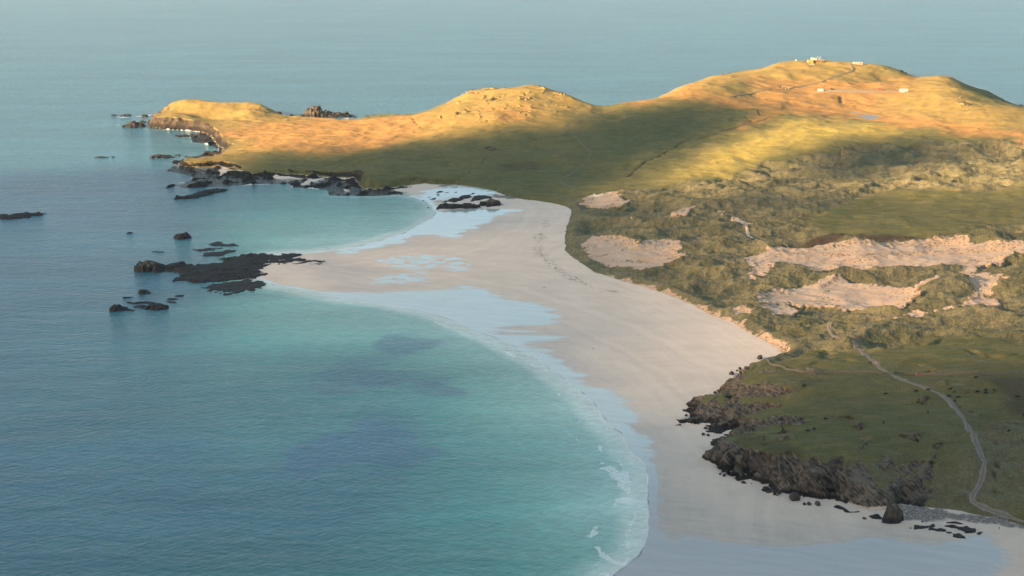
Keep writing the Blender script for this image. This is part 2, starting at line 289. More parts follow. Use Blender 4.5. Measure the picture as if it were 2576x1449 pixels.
DAMP = zone([(1310,555),(1200,600),(900,650),(1000,700),(1350,760),(1470,850),(1600,980),(1680,1100),(1760,1200),(1850,1280),(2100,1330),(2350,1330),(2480,1330),(2500,1700),(1400,1700),(800,780),(700,640),(1000,560)])
WRACK = gpoly(R2([(1560,1180),(1530,1240),(1480,1330),(1490,1440)]) + R6([(1500,100),(1590,190),(1700,265),(1860,340),(2100,400)]))
CLIFFZ = np.maximum.reduce([zone(q) for q in (S8([(870,780),(850,640),(940,600),(1100,520),(1250,530),(1400,540),(1550,540),(1750,640),(1860,720),(1780,770),(1500,790),(1300,770),(1100,770)]),
   S8([(880,560),(940,490),(1080,450),(1250,420),(1400,370),(1560,345),(1800,340),(1500,370),(1200,480),(1060,560),(950,620)]),
   S8([(340,1020),(420,900),(600,820),(760,790),(900,830),(1100,820),(1350,840),(1550,870),(1500,940),(1300,1030),(1100,1070),(1000,1110),(950,1130),(930,1250),(700,1150),(520,1200),(210,1160)]),
   S8([(940,1320),(930,1180),(1000,1110),(1200,1090),(1500,1080),(1620,1040),(1900,1045),(2080,1080),(2020,1140),(1750,1160),(1600,1160),(1400,1200),(1100,1300)]),
   S6([(660,140),(640,200),(600,250),(570,350),(470,405),(900,600),(1200,700),(1600,830),(1700,870),(1880,870),(2000,850),(2576,1050),(2576,720),(2440,560),(2430,480),(2350,420),(2200,480),(2110,560),(2050,470),(1900,430),(1800,380),(1750,440),(1700,400),(1550,350),(1400,320),(1200,310),(1080,270),(1000,230),(850,200),(720,190)]))])
OUTCROP = zone([(1150,225),(1230,212),(1400,222),(1460,250),(1440,275),(1380,290),(1280,290),(1220,300),(1170,290),(1100,300),(1130,260)])
OUTCR2 = zone(R3([(1900,420),(2000,370),(2150,380),(2250,430),(2200,500),(2000,470)]))
GULLY = [gpoly(q) for q in (R2([(2576,585),(2400,690),(2300,740),(2200,810),(2150,850)]), R3([(780,505),(540,550),(470,575),(330,615),(230,650),(0,705)]),
   R5([(2400,700),(2375,790),(2390,870)]), R5([(2576,560),(2450,500),(2400,560),(2330,570)]),
   R3([(480,510),(470,520),(540,550)]), R3([(560,475),(620,530)]), R2([(520,390),(560,440),(600,480),(420,555),(350,580)]), R2([(1110,700),(1050,760),(950,830),(880,880)]), R3([(1140,700),(1195,770),(1190,810)]),
   R3([(1190,360),(1195,420)]), R5([(2140,290),(2300,370),(2450,430),(2576,460)]))]
GW = [2.0, 2.0, 1.6, 1.3, 1.6, 1.4, 1.6, 1.4, 1.5, 3, 1.2]
TRACK_NEAR = R4([(1350,742),(1310,745),(1285,757),(1268,775),(1270,795),(1310,815),(1370,835),(1440,870),(1500,930),(1560,990),(1620,1040),(1690,1085)]) + R5([(1730,125),(1800,158),(1880,178),(1960,197),(2040,235),(2100,290),(2160,370),(2210,450),(2245,540),(2275,620),(2300,690),(2310,740),(2290,800),(2240,870),(2226,920),(2235,955),(2280,980),(2350,1010),(2420,1030),(2500,1060),(2576,1085)])
TRACK_ZIG = R2([(2100,330),(2000,365),(1900,395),(1800,425),(1720,450),(1695,470),(1750,530),(1830,620),(1893,690),(1850,735),(1750,820),(1680,860),(1640,890),(1690,915),(1760,942)])
TRACK_TOP = S2([(1245,275),(1280,310),(1290,340),(1240,385),(1100,425),(900,505),(700,565),(480,600),(330,635),(250,665),(100,672),(-300,700),(-700,790)])
TRACK_MID = R4([(650,12),(690,55),(715,95),(760,130),(850,178),(960,215)])
TRACKS = [gpoly(q) for q in (TRACK_NEAR, TRACK_ZIG, TRACK_TOP, TRACK_MID)]
APRON = gpoly(S2([(790,692),(1000,678),(1900,690),(2050,692),(2050,706),(1800,712),(1000,702),(800,700)]))
APD = sdf(APRON, GXX, GYY)
POOLS = [gpoly(q) for q in (S2([(1290,1080),(1400,1078),(1490,1066),(1600,1075),(1712,1105),(1620,1126),(1500,1126),(1410,1100),(1310,1090)]), S2([(1225,1020),(1300,1015),(1390,1034),(1330,1044),(1240,1034)]))]
PD = np.maximum(sdf(POOLS[0], GXX, GYY), sdf(POOLS[1], GXX, GYY))
POOLZ = [float(np.min(bil(H0, p[:, 0], p[:, 1]))) for p in POOLS]
TD = np.minimum.reduce([lined(t, GXX, GYY) for t in TRACKS])
GD = np.full(GXX.shape, 1e3)
for g_, w_ in zip(GULLY, GW): GD = np.minimum(GD, lined(g_, GXX, GYY) / w_)
WD = lined(WRACK, GXX, GYY)
# the sandy floors of the blowouts are pressed down a little, their rims lifted
print('zones', round(time.time() - T0, 1))

# ---------------------------------------------------------------- full terrain height and cover weights
def terrain(x, y, fine=True):
    m = {}
    ld0 = bil(LD, x, y); sd = bil(SD, x, y); lw = bil(LW, x, y)
    near = sstep(1150, 1000, y)
    cliffy = sstep(11, 9.5, lw)                               # rocky edge
    warp = fbm(x, y, 26, 3, 11) * 5.0 * cliffy + fbm(x, y, 8, 3, 12) * (2.4 * cliffy + 1.2)
    gul = (ridge(x * .55 + y * .83, x * .18 - y * .12, 15, 2, 13) - .55) * 7 * cliffy * near + 4.5 * cliffy * near
    ld = ld0 + warp + gul
    ld = np.where(ld0 < -6, -6 + (ld0 + 6), ld)
    h = base_height(x, y, ld)
    land = sstep(-.5, 1.5, ld)
    inl = sstep(6, 30, ld)
    mar = np.maximum(sstep(-12, 12, bil(MARRAM, x, y) + fbm(x, y, 30, 3, 21) * 12), sstep(-8, 8, bil(MARR2, x, y) + fbm(x, y, 15, 3, 22) * 8) * .9)
    mar = np.maximum(mar, sstep(.62, .8, ridge(x, y, 40, 3, 23)) * .6 * near)
    smd = bil(SANDM, x, y) + fbm(x, y, 18, 3, 31) * 5 + fbm(x, y, 4, 2, 32) * 3 + 2.2
    sand_in = sstep(-1.5, 1.5, smd) * land
    edge_sand = sstep(9, 1, ld + fbm(x, y, 9, 3, 33) * 5) * land * sstep(11, 11.8, lw) * sstep(60, 120, x) * sstep(940, 990, y) * sstep(1620, 1560, y)
    # relief: dune hummocks, marram tussocks, meadow swells, heather mounds
    big = (ridge(x * .75 + y * .2, y * 1.5 - x * .25, 62, 4, 41) - .5)
    h = h + mar * (1 - .6 * sand_in) * inl * (big * 13.0 + (ridge(x * .8, y, 24, 3, 42) - .5) * 2.2)
    tus = ridge(x, y, 7.5, 3, 43) - .45
    h = h + mar * land * (1 - .85 * sand_in) * (tus * .5 + fbm(x, y, 2.6, 2, 44) * .35) * sstep(-2, 5, ld)
    h = h + (1 - mar) * inl * (fbm(x, y, 55, 4, 45) * 2.0 + (ridge(x * .6, y * 1.3, 30, 3, 46) - .5) * 2.0 + fbm(x, y, 3.2, 2, 47) * .16) * (1 - sstep(4, -2, bil(TD, x, y)) * .7)
    h = h + inl * sstep(1500, 1900, y) * (fbm(x, y, 130, 4, 48) * 1.5 + (ridge(x, y, 55, 3, 49) - .5) * 2.0) * (1 - mar) * (1 - sstep(30, -10, -bil(APD, x, y) - 30) * 0)
    oc = np.maximum(bil(OUTCROP, x, y), bil(OUTCR2, x, y)); ocm = sstep(-20, 10, oc) * sstep(.64, .8, ridge(x, y, 20, 4, 51, .6))
    h = h + ocm * 1.8
    h = h - 1.9 * sstep(-1, 16, smd) * land * mar * sstep(3, 10, h) + .6 * sstep(-9, -2, smd) * sstep(3, -1, smd) * land * mar
    # flats kept flat
    flat = sstep(-22, -4, bil(APD, x, y)); h = h * (1 - flat) + bil(H0, x, y) * flat
    pd = bil(PD, x, y) + fbm(x, y, 12, 3, 52) * 2; pl = sstep(-28, -4, pd)
    pz = np.where(x < (POOLS[0][:, 0].min() + POOLS[1][:, 0].max()) / 2, POOLZ[1], POOLZ[0]) if False else np.where(y < (POOLS[0][:, 1].max() + POOLS[1][:, 1].min()) / 2, POOLZ[0], POOLZ[1])
    h = h * (1 - pl) + (pz + .5 - 1.4 * sstep(-6, 6, pd)) * pl
    gd = bil(GD, x, y) + fbm(x, y, 9, 2, 53) * .35
    gl = sstep(1.3, .3, gd) * land; h = h - gl * 1.5
    h = np.where(inl > .3, np.maximum(h, 1.3 + .5 * (tus + .5)), h)
    # rock: the steep edge of the land
    e = 0
    rock_edge = cliffy * sstep(-.2, .6, ld) * sstep(1.25, .85, ld / lw)
    m.update(mar=mar, sand=np.maximum(np.maximum(sand_in, edge_sand), 1 - land), land=land, ld=ld, lw=lw, sd=sd, ocm=ocm, gl=gl, rock=rock_edge, pool=sstep(-9, -1, pd))
    # beach relief
    b = (1 - land) * sstep(-5, 20, sd)
    h = h + b * (fbm(x, y, 45, 3, 61) * .12 + fbm(x * .35 + y * .2, y, 9, 2, 62) * .03)
    h = np.where(sd < 12, h + fbm(x, y, 22, 3, 63) * .04 * (1 - land), h)
    if fine:
        sc1 = bil(SCREE, x, y); scm = sstep(-2, 2, sc1 + fbm(x, y, 6, 2, 64) * 3)
        h = h + scm * (np.abs(noise(x / 1.3, y / 1.3, None, 65)) * .55); m['scree'] = scm
    return h, m
# ---------------------------------------------------------------- the fan of ground cells (finer near, coarser far)
U0, U1, V0, V1 = -.48, .60, math.log(560), math.log(3650)
DU, DV = 0.00088, 0.00105
nu = int((U1 - U0) / DU); nv = int((V1 - V0) / DV)
us = np.linspace(U0, U1, nu); vs = np.exp(np.linspace(V0, V1, nv))
X = us[None, :] * vs[:, None]; Y = np.repeat(vs[:, None], nu, 1)
Hh, M = terrain(X, Y)
print('terrain', X.shape, round(time.time() - T0, 1))
def grad(A):
    gu = np.gradient(A, axis=1) / (np.gradient(us)[None, :] * Y)
    gv = np.gradient(A, axis=0) / np.gradient(vs)[:, None] - gu * us[None, :]
    return gu, gv
ga, gb = grad(Hh); slope = np.hypot(ga, gb)
nearx = sstep(1200, 1050, Y)
notdune = 1 - M['mar']
rock = np.clip(np.maximum(M['rock'], sstep(.50, .85, slope + fbm(X, Y, 6, 3, 71) * .18) * np.maximum(sstep(30, 8, M['ld']), sstep(11.5, 10, M['lw']) * nearx)), 0, 1) * sstep(-1, 1, M['ld'])
rock = np.maximum(rock * sstep(11.9, 10.5, M['lw']), sstep(.42, .62, slope) * sstep(40, 10, M['ld']) * sstep(1700, 1900, Y) * M['land'])
rock = np.maximum(rock, sstep(-2, 3, bil(BAREROCK, X, Y) + fbm(X, Y, 6, 3, 72) * 5) * .8)
rock = np.maximum(rock, M['ocm'] * .75)
rock = np.maximum(rock, sstep(-2, 3, bil(CLIFFZ, X, Y) + fbm(X, Y, 8, 3, 76) * 4) * sstep(.02, .10, slope) * M['land'])
farrock = sstep(-1, 1.5, M['sd'] + fbm(X, Y, 14, 3, 74) * 4) * sstep(2, -2, M['ld']) * sstep(1600, 1700, Y) * sstep(-120, -165, X + fbm(X, Y, 25, 3, 73) * 20)     # ledges round the peninsula
farrock = np.maximum(farrock, sstep(0, 2, M['sd']) * sstep(2, -2, M['ld']) * sstep(1850, 1950, Y))
farrock = farrock * (1 - sstep(.62, .78, ridge(X, Y, 60, 2, 75)) * sstep(9, 16, M['sd']) * sstep(-420, -380, X))
# rugged rock: pushed out along the bedding, in three dimensions
DX = np.zeros_like(Hh); DY = np.zeros_like(Hh)
rm = np.maximum(rock, farrock) * sstep(.3, 2, M['sd'])
sel = rm > .02
xs, ys, zs = X[sel], Y[sel], Hh[sel]
bx_, bz_ = xs * .72 + zs * 1.1, zs * .75 - xs * .6
dd = (ridge(bz_ * 1.0 + ys * .25, bx_ * .16 + ys * .3, 6.5, 4, 81, .62) - .5) * 4.2 + (ridge(xs * .8, ys * .8, 17, 3, 82, .5, z=zs * .8) - .5) * 5.2 + np.where(ys > 1500, (ridge(xs, ys, 28, 3, 84, .55, z=zs * 1.2) - .5) * 10, 0)
amp = rm[sel] * np.where(ys > 1500, 1.25, 1.0)
nx3, ny3 = -ga[sel], -gb[sel]; nl = np.sqrt(nx3**2 + ny3**2 + .6)
DX[sel] = dd * amp * nx3 / nl * .8; DY[sel] = dd * amp * ny3 / nl * .8; Hh[sel] += dd * amp * .55 / nl + np.where(ys > 1500, rm[sel] * .6 * ridge(xs, ys, 9, 3, 83), 0)
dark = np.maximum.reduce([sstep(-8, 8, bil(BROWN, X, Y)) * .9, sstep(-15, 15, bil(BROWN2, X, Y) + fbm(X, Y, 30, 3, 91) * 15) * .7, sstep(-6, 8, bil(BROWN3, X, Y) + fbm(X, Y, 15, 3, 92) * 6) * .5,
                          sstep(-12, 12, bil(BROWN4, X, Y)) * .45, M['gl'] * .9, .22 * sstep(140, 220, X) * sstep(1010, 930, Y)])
rust = np.maximum.reduce([sstep(-35, 35, bil(RUSTA, X, Y) + fbm(X, Y, 70, 4, 93) * 45), sstep(-30, 40, bil(RUSTB, X, Y) + fbm(X, Y, 60, 4, 94) * 45), sstep(-25, 25, bil(RUSTC, X, Y) + fbm(X, Y, 30, 3, 95) * 25) * .7])
bright = sstep(-40, 60, bil(SUN_STREAK, X, Y) + fbm(X, Y, 60, 3, 96) * 30)  # weight of the sunlight painted into the turf along the streak
wetn = fbm(X * .16, Y * .9, 8, 4, 101) * 8 + fbm(X * .25, Y, 30, 3, 102) * 7
w0, w1, w2 = (bil(q, X, Y) for q in WET)
wet = np.maximum.reduce([sstep(-7, 9, w0 + wetn), sstep(-9, 11, w1 + wetn * (.5 + .6 * sstep(840, 1000, Y))), sstep(-3, 4, w2 + wetn) * sstep(.35, .6, fbm(X * .5, Y, 4, 3, 103) + .55)])
wet = np.maximum(wet, sstep(9, 2, M['sd'])) * (1 - M['land'])
damp = sstep(-20, 45, bil(DAMP, X, Y) + fbm(X * .4, Y, 40, 4, 104) * 25) * (1 - M['land'])
wrack = sstep(7, 1, np.abs(bil(WD, X, Y) + fbm(X, Y, 30, 2, 105) * 5)) * (1 - M['land'])
sunlit_straw = np.maximum.reduce([sstep(-50, 50, bil(q, X, Y) + fbm(X, Y, 80, 4, 97) * 40) for q in (SUNLIT_STRAW, SUNLIT_STRAW2, SUNLIT_STRAW3)])
att = dict(sunlit_straw=sunlit_straw, shore=M['sd'], steep=sstep(.16, .42, slope), sand=M['sand'], wet=wet, damp=damp, rock=np.maximum(rock, farrock), weed=farrock, rust=rust, marram=M['mar'] * M['land'], dark=dark, bright=bright, wrack=wrack, scree=M['scree'], pool=M['pool'])
XX, YY = X + DX, Y + DY
def ground(x, y):
    """height of the built ground"""
    u = np.clip((x / y - U0) / (U1 - U0) * (nu - 1), 0, nu - 1.001); v = np.clip((np.log(y) - V0) / (V1 - V0) * (nv - 1), 0, nv - 1.001)
    i = np.asarray(v).astype(int); j = np.asarray(u).astype(int); a = u - j; b = v - i
    return (Hh[i, j] * (1 - a) + Hh[i, j+1] * a) * (1 - b) + (Hh[i+1, j] * (1 - a) + Hh[i+1, j+1] * a) * b
def hit(px, py):
    p = march(np.array([(px, py)], float), ground, step=1.0)[0]; return float(p[0]), float(p[1]), float(ground(p[0], p[1]))

# ---------------------------------------------------------------- building helpers
col = sc.collection
def tag(o, label=None, cat=None, group=None, kind=None):
    if label: o['label'] = label
    if cat: o['category'] = cat
    if group: o['group'] = group
    if kind: o['kind'] = kind
    return o
def mesh_np(name, V, Q, mat, parent=None, smooth=True, attrs=None):
    me = bpy.data.meshes.new(name); V = np.ascontiguousarray(V, np.float32); Q = np.ascontiguousarray(Q, np.int32)
    me.vertices.add(len(V)); me.vertices.foreach_set('co', V.ravel())
    k = Q.shape[1]; me.loops.add(Q.size); me.loops.foreach_set('vertex_index', Q.ravel())
    me.polygons.add(len(Q)); me.polygons.foreach_set('loop_start', np.arange(0, Q.size, k, dtype=np.int32))
    me.polygons.foreach_set('loop_total', np.full(len(Q), k, np.int32))
    me.update(calc_edges=True)
    me.polygons.foreach_set('use_smooth', np.full(len(Q), smooth, bool))
    if attrs:
        for n_, a in attrs.items():
            at = me.attributes.new(n_, 'FLOAT', 'POINT'); at.data.foreach_set('value', np.ascontiguousarray(a, np.float32))
    me.materials.append(mat)
    o = bpy.data.objects.new(name, me); col.objects.link(o); o.parent = parent
    return o
def grid_faces(ny, nx, mask):
    i, j = np.nonzero(mask); a = i * nx + j
    return np.stack([a, a + 1, a + nx + 1, a + nx], 1)
def compact(V, Q, attrs=None):
    used = np.zeros(len(V), bool); used[Q.ravel()] = True; idx = np.cumsum(used) - 1
    return V[used], idx[Q], None if attrs is None else {k: v[used] for k, v in attrs.items()}
class MB:
    """collects simple solids into one mesh"""
    def __init__(s): s.v = []; s.f = []
    def add(s, v, f): n = len(s.v); s.v += [tuple(p) for p in v]; s.f += [tuple(i + n for i in q) for q in f]; return s
    def box(s, c, d, rz=0, top=1.0):
        x, y, z = [k / 2 for k in d]; co, si = math.cos(rz), math.sin(rz); v = []
        for zz, t in ((-z, 1), (z, top)):
            for (a, b) in ((-x, -y), (x, -y), (x, y), (-x, y)):
                v.append((c[0] + (a * co - b * si) * t, c[1] + (a * si + b * co) * t, c[2] + zz))
        return s.add(v, [(3,2,1,0),(4,5,6,7),(0,1,5,4),(1,2,6,5),(2,3,7,6),(3,0,4,7)])
    def tube(s, p, q, r0, r1=None, n=8):
        r1 = r0 if r1 is None else r1; p, q = Vector(p), Vector(q); d = (q - p).normalized(); a = d.orthogonal().normalized(); b = d.cross(a); v = []
        for c, r in ((p, r0), (q, r1)):
            for i in range(n): t = 2 * math.pi * i / n; v.append(c + a * math.cos(t) * r + b * math.sin(t) * r)
        return s.add(v, [(i, (i+1) % n, n + (i+1) % n, n + i) for i in range(n)] + [tuple(range(n))[::-1], tuple(range(n, 2*n))])
    def build(s, name, mat, parent=None, smooth=False):
        me = bpy.data.meshes.new(name); me.from_pydata(s.v, [], s.f); me.update()
        if mat: me.materials.append(mat)
        if smooth:
            for p in me.polygons: p.use_smooth = True
        o = bpy.data.objects.new(name, me); col.objects.link(o); o.parent = parent; return o
def empty(name, loc, rz=0):
    o = bpy.data.objects.new(name, None); o.location = loc; o.rotation_euler = (0, 0, rz); col.objects.link(o); return o

# ---------------------------------------------------------------- materials
class NT:
    def __init__(s, name):
        s.m = bpy.data.materials.new(name); s.m.use_nodes = True; s.t = s.m.node_tree; s.t.nodes.clear()
        s.out = s.n('ShaderNodeOutputMaterial'); s.co = s.n('ShaderNodeTexCoord').outputs['Object']
    def n(s, k, **kw):
        o = s.t.nodes.new(k)
        for a, b in kw.items(): setattr(o, a, b)
        return o
    def l(s, a, b): s.t.links.new(a, b)
    def set(s, i, v):
        if isinstance(v, bpy.types.NodeSocket): s.l(v, i)
        elif isinstance(v, (tuple, list)): i.default_value = (*v, 1) if len(v) == 3 and len(i.default_value) == 4 else v
        else: i.default_value = v
    def at(s, name): return s.n('ShaderNodeAttribute', attribute_name=name).outputs['Fac']
    def math(s, op, a, b=0.0, c=None, clamp=False):
        o = s.n('ShaderNodeMath', operation=op, use_clamp=clamp); s.set(o.inputs[0], a); s.set(o.inputs[1], b)
        if c is not None: s.set(o.inputs[2], c)
        return o.outputs[0]
    def noise(s, scale, detail=4, rough=.55, stretch=None, rot=None, dist=0, vec=None):
        v = vec or s.co
        if stretch or rot:
            mp = s.n('ShaderNodeMapping', vector_type='TEXTURE'); s.l(v, mp.inputs[0])      # turned first, stretched after
            if stretch: mp.inputs['Scale'].default_value = [1 / k for k in stretch]
            if rot: mp.inputs['Rotation'].default_value = rot
            v = mp.outputs[0]
        o = s.n('ShaderNodeTexNoise'); s.l(v, o.inputs['Vector']); o.inputs['Scale'].default_value = scale
        o.inputs['Detail'].default_value = detail; o.inputs['Roughness'].default_value = rough; o.inputs['Distortion'].default_value = dist
        return o.outputs[0]
    def rng(s, v, a, b, c=0., d=1.):
        o = s.n('ShaderNodeMapRange', interpolation_type='SMOOTHSTEP'); s.set(o.inputs[0], v)
        for i, k in enumerate((a, b, c, d)): s.set(o.inputs[i+1], k)
        return o.outputs[0]
    def mix(s, f, a, b):
        o = s.n('ShaderNodeMix', data_type='RGBA'); s.set(o.inputs[0], f); s.set(o.inputs[6], a); s.set(o.inputs[7], b); return o.outputs[2]
    def mul(s, a, b):
        o = s.n('ShaderNodeMix', data_type='RGBA', blend_type='MULTIPLY'); o.inputs[0].default_value = 1; s.set(o.inputs[6], a); s.set(o.inputs[7], b); return o.outputs[2]
    def grey(s, v):
        o = s.n('ShaderNodeCombineColor'); [s.l(v, o.inputs[i]) for i in range(3)]; return o.outputs[0]
    def bump(s, h, strength, dist, prev=None):
        o = s.n('ShaderNodeBump'); s.set(o.inputs['Strength'], strength); o.inputs['Distance'].default_value = dist; s.set(o.inputs['Height'], h)
        if prev is not None: s.l(prev, o.inputs['Normal'])
        return o.outputs[0]
    def bsdf(s, col, rough=.9, normal=None, spec=.2, **kw):
        b = s.n('ShaderNodeBsdfPrincipled'); s.set(b.inputs['Base Color'], col); s.set(b.inputs['Roughness'], rough); s.set(b.inputs['Specular IOR Level'], spec)
        if normal is not None: s.l(normal, b.inputs['Normal'])
        for k, v in kw.items(): s.set(b.inputs[k.replace('_', ' ')], v)
        return b.outputs[0]
    def done(s, sh): s.l(sh, s.out.inputs[0]); return s.m
def plain(name, colr, rough=.8, var=.15, scale=2.0):
    t = NT(name); n = t.rng(t.noise(scale, 4), .3, .7, 1 - var, 1 + var)
    return t.done(t.bsdf(t.mul(colr, t.grey(n)), rough))

def ground_material():
    t = NT('ground_cover')
    A = {k: t.at(k) for k in att}
    n60 = t.noise(1/60, 4); n14 = t.noise(1/14, 4); n4 = t.noise(1/4, 4); n1 = t.noise(1/1.1, 3); n25 = t.noise(1/25, 5, .62, stretch=(.7, 1.3, 1))
    # grass
    green = t.mix(t.rng(n25, .35, .68), GREEN_A, GREEN_B)
    green = t.mix(t.rng(t.noise(1/7, 4, .6, stretch=(.5, 1, 1)), .45, .75), green, GREEN_C)
    green = t.mix(t.math('MULTIPLY', A['bright'], .8), green, t.mix(n14, (.36,.275,.068), (.27,.215,.058)))  # sunlit streak put into the grass colour
    green = t.mix(t.math('MULTIPLY', A['sunlit_straw'], t.rng(n25, .2, .8, .95, .5)), green, t.mix(n14, (.31,.205,.062), (.21,.155,.054)))  # straw tint of the moor grass, with added sun brightness in it
    mar = t.mix(t.rng(n14, .35, .68), (.112,.106,.057), (.162,.147,.086)); mar = t.mix(t.rng(n4, .42, .70), mar, (.175,.15,.09)); mar = t.mix(t.rng(t.noise(1/38, 5, .6, stretch=(.6, 1.3, 1), rot=(0, 0, R(12))), .46, .66), mar, (.094,.094,.050)); mar = t.mix(t.rng(n1, .5, .75), mar, (.075,.07,.04))
    tv = t.n('ShaderNodeTexVoronoi'); t.l(t.co, tv.inputs['Vector']); tv.inputs['Scale'].default_value = .5; tv.inputs['Randomness'].default_value = 1
    tuft = t.rng(tv.outputs[0], .15, .85, 1, 0)
    mar = t.mul(mar, t.grey(t.rng(tuft, 0, 1, .84, 1.10)))
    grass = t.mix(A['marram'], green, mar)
    rustc = t.mix(t.rng(n14, .3, .7), (.30,.165,.056), (.25,.15,.052)); rustc = t.mix(t.rng(n4, .5, .75), rustc, (.30,.19,.075))
    grass = t.mix(t.math('MULTIPLY', A['rust'], t.rng(n60, .2, .5, .65, 1)), grass, rustc)
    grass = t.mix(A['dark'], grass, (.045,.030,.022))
    speck = t.math('MULTIPLY', t.rng(t.noise(1/1.6, 2, .5, stretch=(.6, 1, 1)), .74, .80), t.rng(t.noise(1/80, 3), .56, .66))
    grass = t.mix(t.math('MULTIPLY', speck, .7), grass, (.34,.28,.20))
    grass = t.mul(grass, t.grey(t.rng(n1, .3, .7, .80, 1.2)))
    # sand
    sepq = t.n('ShaderNodeSeparateXYZ'); t.l(t.co, sepq.inputs[0])
    tufts = t.math('MULTIPLY', t.math('MULTIPLY', t.rng(t.noise(1/2.4, 4, .6), .535, .60), t.math('MAXIMUM', t.rng(t.noise(1/22, 3), .50, .62), t.math('MULTIPLY', A['steep'], .9))), A['marram'])
    sand = t.mix(t.rng(n25, .3, .7), SAND_A, SAND_B)
    dry = t.mix(t.rng(n14, .3, .7), (.39,.29,.225), (.45,.345,.27))
    inland = t.rng(A['marram'], .3, .8); sand = t.mix(inland, sand, dry)
    streak = t.noise(1/5, 5, .6, stretch=(.14, 1, 1), rot=(0, 0, R(-20)))
    sand = t.mix(A['damp'], sand, t.mix(t.rng(streak, .35, .65), SAND_D1, SAND_D2))
    cv = t.n('ShaderNodeCombineXYZ'); t.l(t.math('ADD', t.math('MULTIPLY', A['shore'], .075), t.math('MULTIPLY', n60, 2.2)), cv.inputs[0]); t.l(t.math('MULTIPLY', n25, 1.2), cv.inputs[1])
    bands = t.noise(1.3, 3, .6, vec=cv.outputs[0]); sand = t.mul(sand, t.grey(t.rng(bands, .3, .7, .94, 1.05)))
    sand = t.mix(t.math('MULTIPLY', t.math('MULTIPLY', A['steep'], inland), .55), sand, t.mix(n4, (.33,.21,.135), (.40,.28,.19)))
    sand = t.mul(sand, t.grey(t.rng(sepq.outputs[1], 700, 1000, .84, 1.0)))
    sand = t.mix(tufts, sand, (.10,.095,.05))
    wr = t.math('MULTIPLY', A['wrack'], t.rng(t.noise(1/1.8, 3, .6, stretch=(.6, .9, 1)), .54, .62)); sand = t.mix(wr, sand, (.05,.035,.03))
    sand = t.mul(sand, t.grey(t.rng(n1, .3, .7, .95, 1.05)))
    sm = t.math('ADD', A['sand'], t.math('MULTIPLY', t.math('SUBTRACT', n1, .5), .5)); sm = t.rng(sm, .35, .65)
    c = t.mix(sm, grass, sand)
    # stones
    vo = t.n('ShaderNodeTexVoronoi'); t.l(t.co, vo.inputs['Vector']); vo.inputs['Scale'].default_value = .8
    sto = t.mix(t.rng(vo.outputs[0], .1, .75), (.30,.27,.26), (.06,.055,.055)); sto = t.mix(t.rng(n4, .4, .7), sto, (.12,.105,.10))
    c = t.mix(t.math('MULTIPLY', A['scree'], .9), c, sto)
    # rock: bedded, dark where the tide reaches it
    sep = t.n('ShaderNodeSeparateXYZ'); t.l(t.co, sep.inputs[0]); zc = sep.outputs[2]; sepy = sep.outputs[1]
    bed = t.noise(1/2.2, 6, .68, stretch=(.22, .6, 1.6), rot=(0, R(50), R(12))); blk = t.noise(1/7, 5, .65)
    rc = t.mix(t.rng(blk, .35, .65), (.150,.125,.100), (.215,.170,.125)); rc = t.mix(t.rng(bed, .4, .62), rc, (.042,.034,.030)); rc = t.mix(t.rng(t.noise(1/3, 5, .7), .60, .74), rc, (.27,.225,.17))  # strata bands, their dark tone deepened to paint in crevice shadow
    rc = t.mix(t.rng(n25, .55, .7), rc, (.165,.138,.115))
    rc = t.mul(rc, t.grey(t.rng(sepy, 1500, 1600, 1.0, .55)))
    tide = t.rng(t.math('ADD', zc, t.math('MULTIPLY', t.math('SUBTRACT', blk, .5), 6)), t.rng(sep.outputs[1], 1500, 1600, 2.4, 4.0), t.rng(sep.outputs[1], 1500, 1600, 4.6, 9.0), 1, 0)
    rc = t.mix(t.math('MULTIPLY', tide, .9), rc, (.022,.019,.018))
    rc = t.mix(t.math('MULTIPLY', A['weed'], .9), rc, t.mix(bed, (.012,.011,.011), (.035,.027,.022)))
    rr = t.rng(t.math('ADD', A['rock'], t.math('MULTIPLY', t.math('SUBTRACT', n4, .5), .5)), .38, .6)
    c = t.mix(rr, c, rc)
    # wet sand
    wetm = t.math('MULTIPLY', t.rng(t.math('ADD', A['wet'], t.math('MULTIPLY', t.math('SUBTRACT', streak, .5), 1.3)), .15, .85), t.math('SUBTRACT', 1, rr))
    sepz = t.n('ShaderNodeSeparateXYZ'); t.l(t.co, sepz.inputs[0]); under = t.rng(sepz.outputs[2], -.02, .012, 1, 0)
    c = t.mix(wetm, c, t.mix(t.rng(sepy, 740, 900), t.mix(t.rng(streak, .3, .7), (.27,.265,.275), (.31,.305,.315)), t.mix(t.rng(streak, .3, .7), WET_A, WET_B))); c = t.mix(t.math('MULTIPLY', under, t.math('SUBTRACT', 1, rr)), c, (.66,.66,.58))
    # relief
    nb = t.bump(t.noise(1/1.0, 4, .65), t.math('MULTIPLY', t.math('SUBTRACT', 1, sm), .9), .35)
    nb = t.bump(tuft, t.math('MULTIPLY', t.math('MULTIPLY', t.math('SUBTRACT', 1, sm), A['marram']), .7), .4, nb)
    nb = t.bump(t.math('ADD', bed, blk), t.math('MULTIPLY', rr, 1.0), 2.2, nb)
    nb = t.bump(t.noise(1/.9, 3, .6), t.math('MULTIPLY', sm, t.math('SUBTRACT', .25, t.math('MULTIPLY', wetm, .22))), .25, nb)
    rough = t.rng(wetm, 0, 1, .9, .15)
    sh = t.bsdf(c, rough, nb, spec=.15, Coat_Weight=t.math('MULTIPLY', wetm, t.math('SUBTRACT', 1, under)), Coat_Roughness=.06, Coat_IOR=1.45)
    return t.done(sh)
GREEN_A, GREEN_B, GREEN_C = (.086,.088,.032), (.118,.111,.042), (.148,.125,.056)
SAND_A, SAND_B = (.575,.475,.405), (.63,.525,.45)
